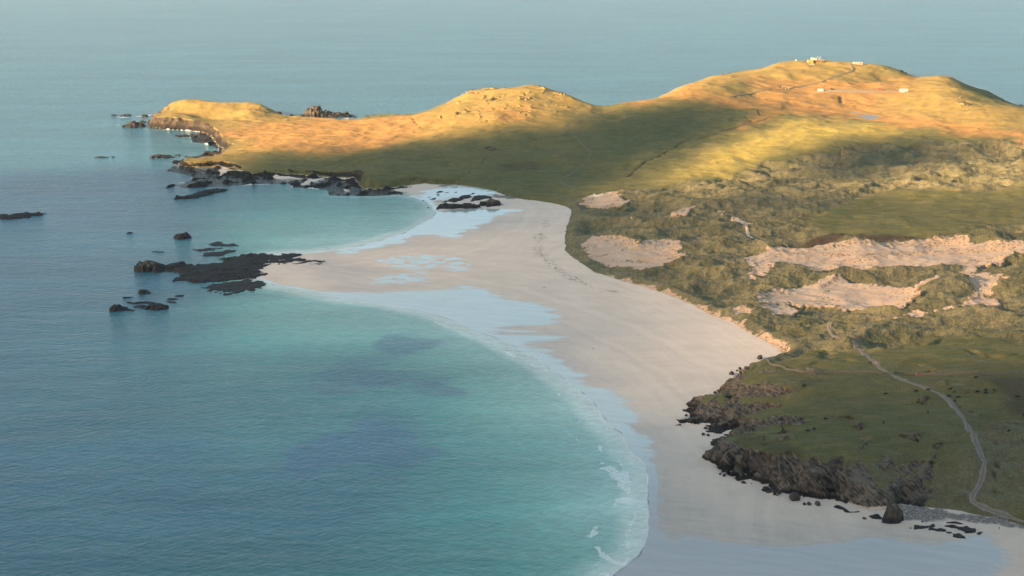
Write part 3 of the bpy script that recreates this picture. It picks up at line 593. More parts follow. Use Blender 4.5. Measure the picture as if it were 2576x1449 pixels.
SAND_D1, SAND_D2 = (.52,.45,.405), (.455,.40,.372)
WET_A, WET_B = (.40,.45,.44), (.48,.53,.51)
MG = ground_material()

def rock_material(name, low, high, tide=2.0, span=2.5, pale=(.2,.16,.11)):
    t = NT(name); geo = t.n('ShaderNodeNewGeometry').outputs['Position']
    sep = t.n('ShaderNodeSeparateXYZ'); t.l(geo, sep.inputs[0])
    a = t.noise(1/2.0, 6, .68, stretch=(.35, .6, 1.6), rot=(0, R(48), R(12)), vec=geo); b = t.noise(1/6, 4, vec=geo)
    hi = t.mix(t.rng(a, .35, .65), high, tuple(k * .35 for k in high)); hi = t.mix(t.rng(b, .55, .7), hi, pale)
    lo = t.mix(t.rng(a, .4, .7), low, tuple(k * 2.6 for k in low))
    c = t.mix(t.rng(t.math('ADD', sep.outputs[2], t.math('MULTIPLY', t.math('SUBTRACT', b, .5), 3)), tide, tide + span), lo, hi)
    return t.done(t.bsdf(c, .75, t.bump(a, .9, .6), spec=.3))
MREEF = rock_material('weedy_rock', (.010,.009,.0095), (.075,.060,.042), 4.0, 3.0, (.13,.105,.075))
MBOULD = rock_material('boulder_rock', (.020,.016,.015), (.075,.056,.045), .8, 3.0, (.1,.08,.065))

# ---------------------------------------------------------------- the ground itself, split by what it is
V = np.stack([XX.ravel(), YY.ravel(), Hh.ravel()], 1)
def cellmax(A): return np.maximum(np.maximum(A[:-1, :-1], A[1:, :-1]), np.maximum(A[:-1, 1:], A[1:, 1:]))
alive = (cellmax(Hh) > -5.0)
isrock = cellmax(att['rock']) > .5; island = cellmax(M['land']) > .5; isdune = cellmax(M['mar']) > .5
attf = {k: v.ravel() for k, v in att.items()}
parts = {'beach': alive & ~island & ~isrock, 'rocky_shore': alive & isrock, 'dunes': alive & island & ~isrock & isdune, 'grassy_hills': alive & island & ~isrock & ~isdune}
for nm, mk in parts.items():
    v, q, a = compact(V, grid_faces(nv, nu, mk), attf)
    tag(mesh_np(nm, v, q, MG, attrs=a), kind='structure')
    print(nm, len(q))
# land that runs on out of the picture, and the sea bed
print('ground', round(time.time() - T0, 1))

# ---------------------------------------------------------------- the sea
TQ = [(0,1449,.06),(300,1449,.14),(700,1449,.26),(1100,1449,.42),(1350,1449,.55),(1480,1449,.7),(0,1100,.08),(400,1100,.2),(700,1100,.27),(1000,1080,.22),(1200,1150,.42),(1400,1150,.7),(1500,1150,.9),(0,850,.04),(300,900,.12),
 (600,900,.38),(900,900,.5),(1100,950,.45),(1300,950,.8),(700,800,.7),(560,770,.5),(450,830,.2),(900,800,.85),(1100,850,.8),(0,600,0),(400,560,.03),(650,560,.5),(700,510,.42),(850,540,.62),(1000,540,.8),(1050,520,.9),
 (900,590,.85),(750,610,.85),(620,610,.5),(550,600,.2),(500,700,.05),(400,450,.02),(0,300,0),(800,200,0),(0,100,0),(2000,100,0),(1000,1300,.35),(1250,1300,.5),(1450,1300,.85),(1430,1030,.9),(-800,800,0),(-800,200,0),(2800,50,0),(2576,262,0),(1500,240,0),(1000,270,0),(2300,150,0),(2750,180,0),(500,260,0),(1250,200,0),(1900,160,0),(3200,250,0),(2700,280,0),(1200,1700,.5),(400,1800,.2)]
DP = [(1000,1110,150,60),(1060,870,95,22),(900,940,130,35),(1100,965,60,18),(1010,1180,100,45),(830,1140,100,40)]
tqa = np.array(TQ, float); tqxy = unproj(tqa[:, :2], 0); ftq = rbf_fit(tqxy, tqa[:, 2], 1.0, .02)
FOAM = [gpoly_ for gpoly_ in (S4([(590,280),(600,350)]), S4([(595,400),(620,450)]), S4([(660,480),(740,560),(800,620),(838,670),(825,740),(790,785)]), S4([(720,415),(780,450),(825,540),(820,600)]), S4([(905,875),(910,920),(880,985),(840,1060),(848,1200),(838,1300),(800,1370)]),
   S4([(545,1020),(530,1070),(505,1105)]), S4([(560,1200),(620,1260),(700,1300),(780,1350)]), S4([(480,1445),(640,1430),(660,1449)]), S4([(735,820),(725,832)]),
   R6([(640,590),(760,640),(900,690),(1080,760),(1190,800)]), R6([(1240,840),(1350,900),(1460,950),(1560,990)]), R6([(1700,1060),(1800,1150),(1870,1220),(1950,1320),(2010,1440)]), R6([(1640,1150),(1645,1190)]), S4([(600,0),(650,60),(660,150)]),
   R1([(880,400),(960,405),(1060,395),(1130,385)]), R1([(870,458),(920,465)]), R1([(1180,500),(1300,505)]), R1([(2240,395),(2320,380)]), R1([(2560,405),(2700,420),(2850,395)]), R2([(180,410),(240,405)]), R2([(10,330),(120,322)]))]
FW = [2.2, 2.2, 5, 1.6, 1.3, 3, 2.5, 2, 1.2, 1.3, 3, 1.0, 1.2, .9, 6, 4, 2, 5, 8, 4, 3]
def sea():
    us2 = np.linspace(-.62, .72, 720); vs2 = np.exp(np.linspace(math.log(480), math.log(30000), 1500))
    X2 = us2[None, :] * vs2[:, None]; Y2 = np.repeat(vs2[:, None], 720, 1)
    inb = (Y2 < 3600)
    sd = np.where(inb, bil(SD, X2, Y2), -400)
    tq = np.zeros_like(X2); rows = vs2 < 5000
    cxs = np.arange(-3200, 3600, 25.); cys = np.arange(450, 5000, 25.); QX, QY = np.meshgrid(cxs, cys)
    T = np.clip(ftq(QX, QY), 0, 1); tq = bil(T, X2, Y2, -3200., 450., 25.) * sstep(4900, 3000, Y2)
    tq = np.maximum(tq, sstep(-75, -6, sd) ** 1.5 * sstep(1560, 1500, Y2) * sstep(-330, -240, X2))
    tq = np.clip(tq + fbm(X2, Y2, 150, 4, 111) * .10 * sstep(0, .2, tq), 0, 1)
    dpt = np.zeros_like(X2)
    for (px, py, rx, ry) in DP:
        c = unproj([(px, py)], 0)[0]; ex = unproj([(px + rx, py)], 0)[0][0] - c[0]; ey = unproj([(px, py - ry)], 0)[0][1] - c[1]
        r = np.hypot((X2 - c[0]) / ex, (Y2 - c[1]) / ey) + fbm(X2 * .6, Y2, 30, 4, 112) * .95
        dpt = np.maximum(dpt, sstep(1.25, .3, r))
    foam = np.zeros_like(X2)
    for L, w_ in zip(FOAM, FW):
        d = lined(unproj(np.array(L), 0), X2, Y2) + fbm(X2, Y2, 7, 3, 113) * w_ * .9
        foam = np.maximum(foam, sstep(w_, w_ * .3, d))
    shore_z = sstep(-120, 20, X2) * sstep(1120, 1040, Y2)
    for k, (o_, w_) in enumerate(((4, .9), (10, 1.2), (19, 1.6), (31, 1.5))):
        ln = np.abs(sd + o_ + fbm(X2, Y2, 55, 3, 120 + k) * (3 + o_ * .5)); br = sstep(.0, .5, fbm(X2, Y2, 40, 3, 130 + k) + .15)
        foam = np.maximum(foam, sstep(w_ + .5, .2, ln + fbm(X2, Y2, 3, 2, 135) * .7) * br * shore_z * (.75 if k else .5))
    shal = sstep(-34, -3, sd) * sstep(1400, 1200, Y2) * sstep(.5, 1.0, Y2 / 900)
    h, m_ = terrain(np.where(inb, X2, 0), np.where(inb, Y2, 3000), fine=False)
    depth = np.where(inb, -h, 16)
    alive = depth > -1.3
    dk = cellmax(alive.astype(float)) > .5
    zz = np.where(Y2 < 2600, fbm(X2 * .8 + Y2 * .5, Y2 * 1.1 - X2 * .4, 16, 3, 114) * .035, 0)
    Vs = np.stack([X2.ravel(), Y2.ravel(), zz.ravel()], 1)
    at_ = dict(tq=tq.ravel(), deep=dpt.ravel(), foam=foam.ravel(), depth=np.clip(depth, -2, 16).ravel(), sd=np.clip(sd, -100, 50).ravel())
    v, q, a = compact(Vs, grid_faces(1500, 720, dk), at_)
    t = NT('sea_water')
    tqn = t.at('tq'); dep = t.at('depth'); fo = t.at('foam'); dp_ = t.at('deep')
    cr = t.n('ShaderNodeValToRGB'); t.l(tqn, cr.inputs[0]); e = cr.color_ramp.elements
    e[0].position = 0; e[0].color = (*SEA_C[0], 1); e[1].position = 1; e[1].color = (*SEA_C[4], 1)
    for p_, c_ in ((.2, SEA_C[1]), (.45, SEA_C[2]), (.7, SEA_C[3]), (.88, (.24,.405,.375))): k = e.new(p_); k.color = (*c_, 1)
    c = t.mix(t.math('MULTIPLY', dp_, .62), cr.outputs[0], (.042,.105,.185))
    c = t.mul(c, t.grey(t.rng(t.noise(1/120, 5, .6, stretch=(.35, 1, 1)), .3, .7, .88, 1.12)))
    c = t.mul(c, t.grey(t.rng(t.noise(1/70, 4, .6, stretch=(.12, 1, 1), rot=(0, 0, R(4))), .3, .7, .88, 1.12)))
    c = t.mix(t.math('MULTIPLY', t.rng(dep, -.05, .55, .85, 0), t.rng(tqn, .45, .85)), c, (.50,.555,.53))
    # crossing wind waves
    w1 = t.noise(1/3.6, 4, .55, stretch=(.35, 1.2, 1), rot=(0, 0, R(38)), dist=.5); w2 = t.noise(1/4.2, 3, .55, stretch=(.32, 1.1, 1), rot=(0, 0, R(-22)), dist=.5)
    w3 = t.noise(1/30, 3, .5, stretch=(.3, 1.2, 1), rot=(0, 0, R(-8)))
    wv = t.math('ADD', t.math('ADD', w1, w2), t.math('MULTIPLY', w3, 1.5))
    sy = t.n('ShaderNodeSeparateXYZ'); t.l(t.co, sy.inputs[0]); nrm = t.bump(wv, t.rng(sy.outputs[1], 900, 3000, SEA_BUMP, 1.0), 2.2)
    nrm = t.bump(t.noise(1/22, 4, .6, stretch=(.3, 1, 1), rot=(0, 0, R(6))), .5, 3.0, nrm)
    c = t.mul(c, t.grey(t.rng(t.math('ADD', w1, w2), .75, 1.25, 0.88, 1.10)))
    fn = t.math('ADD', fo, t.math('MULTIPLY', t.math('SUBTRACT', t.noise(1/1.6, 5, .75), .5), 2.6)); fm = t.math('MULTIPLY', t.rng(fn, .62, 1.15), t.rng(fo, .02, .3))
    lace = t.math('MULTIPLY', t.math('MULTIPLY', t.rng(t.noise(1/1.2, 5, .7, stretch=(.8, 1.2, 1)), .52, .68), t.rng(dep, .25, .9, 1, 0)), t.rng(t.noise(1/40, 3), .42, .62)); lace = t.math('MULTIPLY', lace, .65)
    fm = t.math('MAXIMUM', fm, lace)
    c = t.mix(t.math('MULTIPLY', fm, .85), c, (.68,.72,.72))
    b = t.n('ShaderNodeBsdfPrincipled'); t.l(c, b.inputs['Base Color']); b.inputs['IOR'].default_value = 1.333; b.inputs['Specular IOR Level'].default_value = .5
    t.l(t.rng(fm, 0, 1, .17, .7), b.inputs['Roughness']); t.l(nrm, b.inputs['Normal'])
    # thin water at the very edge: the sand shows through, the surface still mirrors
    gl = t.n('ShaderNodeBsdfPrincipled'); gl.inputs['Base Color'].default_value = (.9, .97, .95, 1); gl.inputs['Transmission Weight'].default_value = 0
    tr = t.n('ShaderNodeBsdfTransparent'); t.l(t.mix(t.rng(dep, 0, .9), (.97, 1, .99), (.70, .90, .86)), tr.inputs[0])
    gls = t.n('ShaderNodeBsdfGlossy'); gls.inputs['Roughness'].default_value = .12; t.l(nrm, gls.inputs['Normal'])
    fr = t.n('ShaderNodeFresnel'); fr.inputs[0].default_value = 1.333; t.l(nrm, fr.inputs['Normal'])
    m1 = t.n('ShaderNodeMixShader'); t.l(fr.outputs[0], m1.inputs[0]); t.l(tr.outputs[0], m1.inputs[1]); t.l(gls.outputs[0], m1.inputs[2])
    m2 = t.n('ShaderNodeMixShader'); t.l(t.math('MAXIMUM', t.rng(dep, -.02, SEA_CLEAR), fm), m2.inputs[0]); t.l(m1.outputs[0], m2.inputs[1]); t.l(b.outputs[0], m2.inputs[2])
    t.done(m2.outputs[0]); t.t.nodes.remove(gl)
    tag(mesh_np('sea', v, q, t.m, attrs=a), kind='structure')
HAZE = 0.000018
SEA_C = [(.031,.106,.163), (.040,.148,.178), (.070,.240,.230), (.150,.340,.305), (.43,.54,.50)]
SEA_BUMP = .34; SEA_CLEAR = .015
sea()
print('sea', round(time.time() - T0, 1))

# ---------------------------------------------------------------- reefs, skerries and stacks
def fine_ground(x, y, land_ok=True):
    g = ground(np.atleast_1d(np.asarray(x, float)), np.atleast_1d(np.asarray(y, float))); return g
def reef(name, px, h, label, cat, group=None, knobs=(), on_land=False, edge=None, cell=None, seed=None, rough=1.0, strat=0.35):
    P = np.array([p[:2] for p in px], float)
    W_ = march(P, ground, step=1.5) if on_land else unproj(P, 0)
    dist = W_[:, 1].mean(); cell = cell or max(.45, dist * .00062); seed = seed or int(abs(P.sum())) % 997
    size = math.sqrt(max(np.ptp(W_[:, 0]) * np.ptp(W_[:, 1]), 4)); edge = edge or max(.8, min(5, h * 1.1))
    x0, x1, y0, y1 = W_[:, 0].min() - 4, W_[:, 0].max() + 4, W_[:, 1].min() - 5, W_[:, 1].max() + 5
    xs = np.arange(x0, x1 + cell, cell); ys = np.arange(y0, y1 + cell, cell); X_, Y_ = np.meshgrid(xs, ys)
    wp = min(4, size * .12) * rough
    s = sdf(W_, X_ + fbm(X_, Y_, 7, 3, seed) * wp, Y_ + fbm(X_, Y_, 7, 3, seed + 5) * wp * 1.5) + fbm(X_, Y_, 3, 2, seed + 9) * min(.9, size * .05)
    base = np.maximum(ground(X_, Y_), -.15) if on_land else np.zeros_like(X_)
    rise = sstep(-.3, edge, s)
    c_, s_ = math.cos(strat), math.sin(strat)
    u_, v_ = X_ * c_ + Y_ * s_, -X_ * s_ + Y_ * c_
    rg = ridge(u_ * .45, v_ * 1.15, 6, 4, seed + 20, .6)
    H_ = h * (.35 + .75 * rg) * rise
    for (kx, ky, kr, kh) in knobs:
        k = march(np.array([(kx, ky)], float), ground)[0] if on_land else unproj([(kx, ky)], 0)[0]
        d = np.hypot(X_ - k[0] + fbm(X_, Y_, 5, 3, seed + 3) * kr * .35, (Y_ - k[1] + fbm(X_, Y_, 5, 3, seed + 4) * kr * .3) * .9) / kr
        H_ = np.maximum(H_, kh * np.clip(1.15 - d, 0, 1) ** .75 * (.72 + .42 * ridge(X_, Y_, kr * .9, 4, seed + 31, .6)) * sstep(-2, 1, s))
    zz = base - .6 + H_ + np.where(H_ > .05, .55, 0) * sstep(-.3, .6, s)
    zz = np.where(s < -.3, base - .6 + .35 * np.clip(s + 1, -2, 1) , zz)
    jx = fbm(X_, Y_, 2.2, 2, seed + 40) * cell * .8; jy = fbm(X_, Y_, 2.2, 2, seed + 41) * cell * .8
    keep = cellmax(s) > -1.2
    if keep.sum() < 4: keep[:] = True
    ctr = np.array([W_[:, 0].mean(), W_[:, 1].mean(), float(base.mean())])
    Vv = np.stack([(X_ + jx).ravel(), (Y_ + jy).ravel(), zz.ravel()], 1) - ctr
    v, q, _ = compact(Vv, grid_faces(len(ys), len(xs), keep))
    o = mesh_np(name, v, q, MREEF); o.location = ctr
    return tag(o, label, cat, group)
G1, G2, G3 = 'rocks awash in the bay', 'weed covered reefs on the sand', 'rocks at the foot of the cliff'
reef('reef', S1([(490,445),(540,432),(640,428),(720,428),(800,425),(900,412),(960,402),(1210,405),(1280,378),(1215,358),(1260,345),(1400,322),(1530,312),(1700,320),(1920,318),(1930,332),(1880,347),(1950,367),(2130,378),(2230,405),(2190,412),(2010,415),(1940,410),(1840,402),(1720,405),(1640,412),(1580,450),(1590,475),(1635,490),(1560,520),(1440,525),(1380,535),(1240,545),(1100,560),(1010,558),(940,553),(840,550),(835,535),(880,515),(960,510),(990,505),(870,500),(870,480),(760,470),(600,465),(500,458)]),
     1.9, 'large black reef off the sand spit with a pale craggy knob at its seaward end', 'reef', knobs=[(201.2+600*.287,550+440*.287,17,9.0),(201.2+665*.287,550+442*.287,11,7),(201.2+840*.287,550+425*.287,10,6),(201.2+920*.287,550+452*.287,10,3.6),(201.2+1045*.287,550+495*.287,12,4.4),(201.2+1140*.287,550+510*.287,10,3.6),(201.2+1040*.287,550+540*.287,10,3.6)], edge=2)
for L, h, lab, kn in (
 (S1([(1070,610),(1180,580),(1230,555),(1380,545),(1500,535),(1600,550),(1610,600),(1480,635),(1400,645),(1340,660),(1260,665),(1220,655),(1340,640),(1180,640),(1100,620)]), .8, 'flat black weed shelf just south of the large reef beside the sand spit', ()),
 (S1([(1125,222),(1200,210),(1395,232),(1330,245),(1250,240),(1180,235)]), .8, 'northern one of the three low weed strips above the large reef', ()),
 (S1([(965,270),(1150,258),(1250,258),(1180,275),(1060,285)]), .6, 'thin weed strip between two others north of the large reef', ()),
 (S1([(1080,302),(1200,292),(1340,280),(1345,298),(1260,310),(1240,325),(1110,325)]), .8, 'weed patch nearest the large reef on its north side', ()),
 (S1([(822,172),(870,162),(940,160),(985,165),(940,178),(850,183)]), 1.2, 'isolated dark cone shaped rock standing in the bay north of the large reef', [(201.2+905*.287,550+168*.287,12,6)]),
 (S1([(403,126),(430,122),(470,122),(460,130),(415,132)]), 1.2, 'tiny lone rock far out in open water left of the cone shaped rock', ()),
 (S1([(625,286),(660,286),(665,293),(630,292)]), .9, 'small awash rock, left one of a close pair above the pale knob', ()),
 (S1([(690,292),(720,289),(752,292),(740,298),(700,298)]), .9, 'small awash rock, right one of a close pair above the pale knob', ()),
 (S1([(518,648),(530,643),(610,645),(622,655),(560,663),(525,658)]), 2.0, 'rounded dark rock on its own below the large reef', [(201.2+545*.287,550+650*.287,7,4)]),
 (S1([(370,690),(410,687),(465,690),(440,697),(380,698)]), 1.2, 'slim low rock between the rounded rock and the brown headed rock', ()),
 (S1([(262,800),(290,790),(350,792),(400,788),(500,800),(460,810),(350,808),(270,808)]), 1.6, 'brown headed rock at the lower left end of the skerries', [(201.2+300*.287,550+797*.287,9,6.5),(201.2+380*.287,550+795*.287,6,3.5)]),
 (S1([(480,775),(600,770),(720,770),(792,775),(760,797),(640,803),(560,790)]), 2.2, 'biggest low skerry right of the brown headed rock', [(201.2+710*.287,550+782*.287,10,4.2),(201.2+640*.287,550+780*.287,9,3.6)]),
 (S1([(400,738),(500,730),(620,730),(680,745),(600,752),(420,746)]), 1.3, 'long low skerry lying just behind the biggest low one', ()),
 (S1([(820,674),(905,672),(912,684),(840,690)]), 1.0, 'top weed patch of three right of the rounded rock', ()),
 (S1([(740,708),(790,702),(870,700),(850,712),(790,720)]), .9, 'middle weed patch of three right of the rounded rock', ()),
 (S1([(752,726),(800,728),(862,735),(830,743),(780,738)]), .8, 'bottom weed patch of three right of the rounded rock', ()),
 (R1([(-60,1152),(0,1142),(100,1140),(190,1130),(340,1120),(362,1126),(300,1140),(230,1160),(100,1172),(-60,1170)]), 2.4, 'long black skerry cut by the left edge of the picture', ()),
 (R1([(1138,706),(1160,697),(1280,697),(1325,708),(1250,713),(1145,710)]), 2.6, 'dark whale backed rock off the point of the peninsula', [(1210/3,161+703/3,18,4.5)]),
 (R1([(1318,690),(1340,684),(1365,690),(1345,695)]), 2.2, 'small round rock right of the whale backed one', ()),
 (R1([(1388,698),(1405,695),(1418,699),(1400,703)]), 1.4, 'smallest rock between the whale backed rock and the shore', ()),
 (R1([(708,704),(760,699),(815,704),(800,710),(730,710)]), 1.2, 'flat awash rock in open water far left of the whale backed rock', ()),
 (R1([(830,700),(850,697),(870,702),(845,705)]), 1.0, 'speck of rock just right of the flat awash one', ()),
 (R1([(1290,1020),(1340,1002),(1450,992),(1500,970),(1620,948),(1740,945),(1700,965),(1560,992),(1480,1012),(1390,1022)]), 2.6, 'long narrow skerry parallel to the shore below the peninsula', [(1560/3,161+975/3,12,4)]),
 (R1([(838,388),(855,382),(885,388),(860,392)]), 3.4, 'left one of two low rocks in foam beyond the headland tip', ()),
 (R1([(895,390),(940,384),(1000,388),(960,392)]), 3.0, 'right one of two low rocks in foam beyond the headland tip', ()),
 (R1([(1058,394),(1090,389),(1122,393),(1100,400)]), 4.0, 'rock in the surf touching the headland tip', ()),
 (R1([(920,470),(990,462),(1060,458),(1100,462),(1095,480),(980,482)]), 3.5, 'jagged low point off the foot of the far headland', [(1010/3,161+468/3,16,9)]),
 (R1([(1035,443),(1060,435),(1105,438),(1100,447)]), 4.5, 'short rock stub behind the jagged low point', ()),
 (R1([(1298,542),(1340,537),(1430,538),(1430,552),(1380,553)]), 2.6, 'rock bar below the foot of the headland cliff', ()),
 (R1([(1533,658),(1550,654),(1562,658),(1548,662)]), 1.8, 'tiny rock in the rocky cove of the peninsula', ()),
 (R1([(950,1276),(980,1270),(1012,1272),(975,1281)]), 1.3, 'lone small rock in open water above the large reef', ()),
 (R1([(2250,399),(2330,392),(2400,390),(2520,390),(2640,394),(2700,398),(2500,404),(2350,404)]), 4.0, 'pointed grey sea stack with lower crags behind the peninsula', [(2385/3,161+394/3,24,18),(2470/3,161+394/3,15,12),(2550/3,161+394/3,20,7),(2620/3,161+396/3,18,4)]),
 (R1([(2178,390),(2200,386),(2228,391),(2200,394)]), 3.5, 'small crag between the sea stack and the peninsula', ()),
 (R2([(5,392),(25,380),(58,382),(40,396)]), 5.0, 'square topped block at the right end of the sea stack group', [(858.7+35/3,161+387/3,10,10)]),
 (R1([(1150,1414),(1190,1416),(1250,1420),(1200,1424)]), .8, 'fringe of weed in open water left of the weed strips', ()),
 ): reef('skerry', L, h, lab, 'skerry', G1, knobs=kn)
kp = lambda x, y: (1550*K + x*400/2576*K, 680*K + y*400/2576*K)
for L, h, lab, kn in (
 (S5([(555,665),(620,620),(800,600),(900,605),(1100,600),(1400,605),(1560,615),(1605,635),(1500,652),(1300,662),(1000,670),(700,675)]), 3.6, 'long brown rock back lying across the northern beach by the water', [(*kp(750,632),10,6),(*kp(1000,632),12,6),(*kp(1250,632),12,6),(*kp(1450,632),9,4.5)]),
 (S5([(1590,600),(1700,565),(1950,560),(2100,560),(2160,570),(2020,598),(1850,620),(1750,600)]), 2.0, 'tan topped twin humped rock at the landward end of the northern beach rocks', [(*kp(1920,575),11,9),(*kp(1650,580),8,6)]),
 (S5([(700,500),(900,462),(1100,422),(1180,350),(1350,300),(1460,282),(1390,330),(1390,380),(1250,430),(1100,480),(850,510)]), 1.8, 'diagonal black reef behind the long brown rock', ()),
 (S5([(1330,482),(1450,442),(1380,412),(1600,358),(1850,370),(1870,400),(1700,430),(1550,455),(1400,490)]), 1.8, 'dark reef behind the tan topped rock', ()),
 (S5([(385,440),(400,422),(520,412),(615,415),(500,438)]), 1.1, 'slim dark slab on wet sand nearest the northern waterline', ()),
 (S5([(400,497),(560,492),(690,478),(690,462),(550,480)]), 1.0, 'thin slab of rock just below the slim dark slab', ()),
 (S5([(545,285),(560,255),(730,238),(742,250),(640,278)]), 1.2, 'reddish slab highest up the wet sand under the black ledge', ()),
 (S5([(530,313),(590,304),(640,306),(600,318)]), .8, 'short slab just below the reddish slab', ()),
 (S5([(540,345),(600,338),(670,345),(600,352)]), .8, 'short flat slab, second one below the reddish slab', ()),
 (S5([(965,270),(1030,258),(1085,260),(1020,274)]), .8, 'little slab right of the reddish slab', ()),
 (S5([(750,282),(820,268),(880,266),(830,283)]), .8, 'little slab between the reddish slab and the diagonal reef', ()),
 (S5([(325,395),(380,380),(432,377),(400,390)]), .8, 'short streak of rock left of the slim dark slab', ()),
 (S5([(180,482),(230,468),(285,459),(250,474)]), .8, 'farthest left streak of rock on the northern wet sand', ()),
 (S7([(820,322),(850,312),(885,320),(870,336)]), .7, 'small weedy rock at the left tip of the kelp reefs by the shingle', ()),
 (S7([(895,335),(930,285),(1050,262),(1260,290),(1240,310),(1120,325),(1000,360)]), 1.2, 'left one of the big kelp reefs in front of the shingle', ()),
 (S7([(1140,332),(1280,318),(1410,335),(1400,372),(1300,372),(1150,362)]), 1.1, 'kelp reef below the gap between the two big ones', ()),
 (S7([(1310,278),(1400,262),(1560,282),(1700,305),(1885,382),(1750,415),(1640,402),(1600,360),(1450,330)]), 1.3, 'largest kelp reef, nearest to the person on the sand', ()),
 (S7([(1380,382),(1480,378),(1500,402),(1420,415)]), .9, 'small kelp lump linking the lower kelp reefs', ()),
 (S7([(1490,405),(1600,398),(1710,450),(1700,475),(1560,470),(1500,462)]), 1.0, 'lowest kelp reef at the edge of the wet sand', ()),
 (S7([(1850,415),(1880,395),(1965,385),(1910,437)]), .8, 'kelp rock at the right tip of the reefs by the shingle', ()),
 (S7([(1390,235),(1500,228),(1690,262),(1600,275),(1420,262)]), .7, 'scattered weed rocks between the largest kelp reef and the shingle', ()),
 ): reef('beach_rock', L, h, lab, 'rock', G2, knobs=kn, on_land=True)
kq = lambda x, y: (3200*K + x*640/2576*K, 1900*K + y*640/2576*K)
for L, h, lab, kn in (
 (S7([(445,225),(480,190),(640,180),(742,190),(680,240),(560,252),(450,238)]), 3.0, 'tall conical rock stack on the sand beside the shingle', [(*kq(560,205),8.5,10.5)]),
 (S7([(222,128),(300,118),(440,140),(440,192),(290,182)]), 4.0, 'hunched rock leaning on the tall conical stack', ()),
 (S6([(1120,752),(1180,725),(1300,735),(1300,778),(1150,778)]), 3.8, 'rock spur jutting onto the sand below the middle of the cliff', ()),
 (S6([(870,665),(930,645),(988,692),(900,688)]), 3.0, 'wedge shaped rock on the sand left of the jutting spur', ()),
 (S6([(1285,822),(1310,785),(1365,795),(1350,812)]), 2.4, 'small rock foot just right of the jutting spur', ()),
 (S6([(1980,978),(2050,950),(2170,965),(2200,1010),(2400,1022),(2150,1038),(2120,1002)]), 3.2, 'long dark rock toe under the right part of the cliff', ()),
 (S6([(520,155),(560,145),(620,155),(700,120),(750,110),(742,128),(650,182),(600,212),(555,192),(600,168)]), 4.0, 'black crag in the cove between the two cliff points', ()),
 (S6([(468,408),(520,385),(600,430),(560,438)]), 3.6, 'dark toe at the seaward tip of the long cliff', ()),
 (S6([(590,490),(650,480),(740,515),(730,530),(640,505)]), 2.4, 'low ledge along the foot of the cliff behind its seaward tip', ()),
 (S8([(520,1245),(600,1200),(760,1250),(880,1290),(870,1305),(700,1285)]), 4.5, 'sloping rock apron at the mouth of the upper cove', ()),
 ): reef('shore_rock', L, h, lab, 'rock', G3, knobs=kn, on_land=True)

def boulder(px, py, wpx, label, hk=.75):
    x, y, z = hit(px, py); r = wpx / FPX * math.hypot(y, CAM_H) / 2
    import bmesh
    bm = bmesh.new(); bmesh.ops.create_icosphere(bm, subdivisions=4, radius=1); me = bpy.data.meshes.new('boulder'); bm.to_mesh(me); bm.free()
    n = len(me.vertices); co = np.zeros(n * 3); me.vertices.foreach_get('co', co); co = co.reshape(-1, 3); s = px * 3.7
    d = 1 + fbm(co[:, 0] + s, co[:, 1], .9, 3, 5, z=co[:, 2] + s) * .35; co = co * d[:, None]
    for k in range(9):                                       # broken facets
        a = rng.normal(size=3); a /= np.linalg.norm(a); t = rng.uniform(.5, .8); e = co @ a; co -= np.outer(np.maximum(e - t, 0) * .85, a)
    co *= np.array([r, r * rng.uniform(.7, 1.0), r * hk * 1.3]); co[:, 2] += r * hk * .35
    me.vertices.foreach_set('co', co.ravel()); me.materials.append(MBOULD); me.update()
    o = bpy.data.objects.new('boulder', me); col.objects.link(o); o.location = (x, y, z); o.rotation_euler = (0, 0, rng.uniform(0, 6))
    tag(o, label, 'boulder', 'loose boulders lying on the sand')
for (Z_, x, y, w_, lab) in ((S6,1540,885,150,'largest loose boulder lying below the right cliff buttress'),(S6,1720,942,75,'right hand stone of a touching pair of boulders below the buttress'),(S6,1665,945,50,'left hand stone of a touching pair of boulders below the buttress'),
  (S6,1822,944,75,'neat pyramid boulder right of the touching pair'),(S6,440,100,55,'left boulder of two outside the upper cove'),(S6,500,108,50,'right boulder of two outside the upper cove'),
  (S6,2388,1115,50,'solitary boulder on the sand left of the conical stack'),(S6,692,597,50,'bigger of the flat stones below the seaward tip of the long cliff'),(S6,648,578,36,'smaller of the flat stones below the seaward tip of the long cliff'),
  (S6,1022,688,22,'pebble sized rock right of the wedge shaped rock'),(S8,1403,183,100,'big peaked boulder at the top of the beach under the dunes'),(S8,985,418,90,'broad black boulder off the upper end of the headland'),(S8,1105,342,60,'peaked boulder above the broad black one'),
  (S8,1217,333,50,'boulder closest to the grass beyond the peaked one'),(S8,1260,286,22,'farthest tiny rock of the row up the beach'),(S8,1062,366,40,'small flat rock between the broad black boulder and the peaked one'),
  (S8,727,702,62,'rock standing alone off the middle cliff'),(S8,290,1044,52,'rock just off the westernmost cliff point'),(S7,1040,228,40,'small dark rock above the big kelp reefs'),(S5,360,638,42,'round black rock at the left end of the long brown rock')):
    boulder(*Z_([(x, y)])[0], w_ * {S6: 800, S8: 640, S7: 640, S5: 400}[Z_] / 2576 * K, lab)

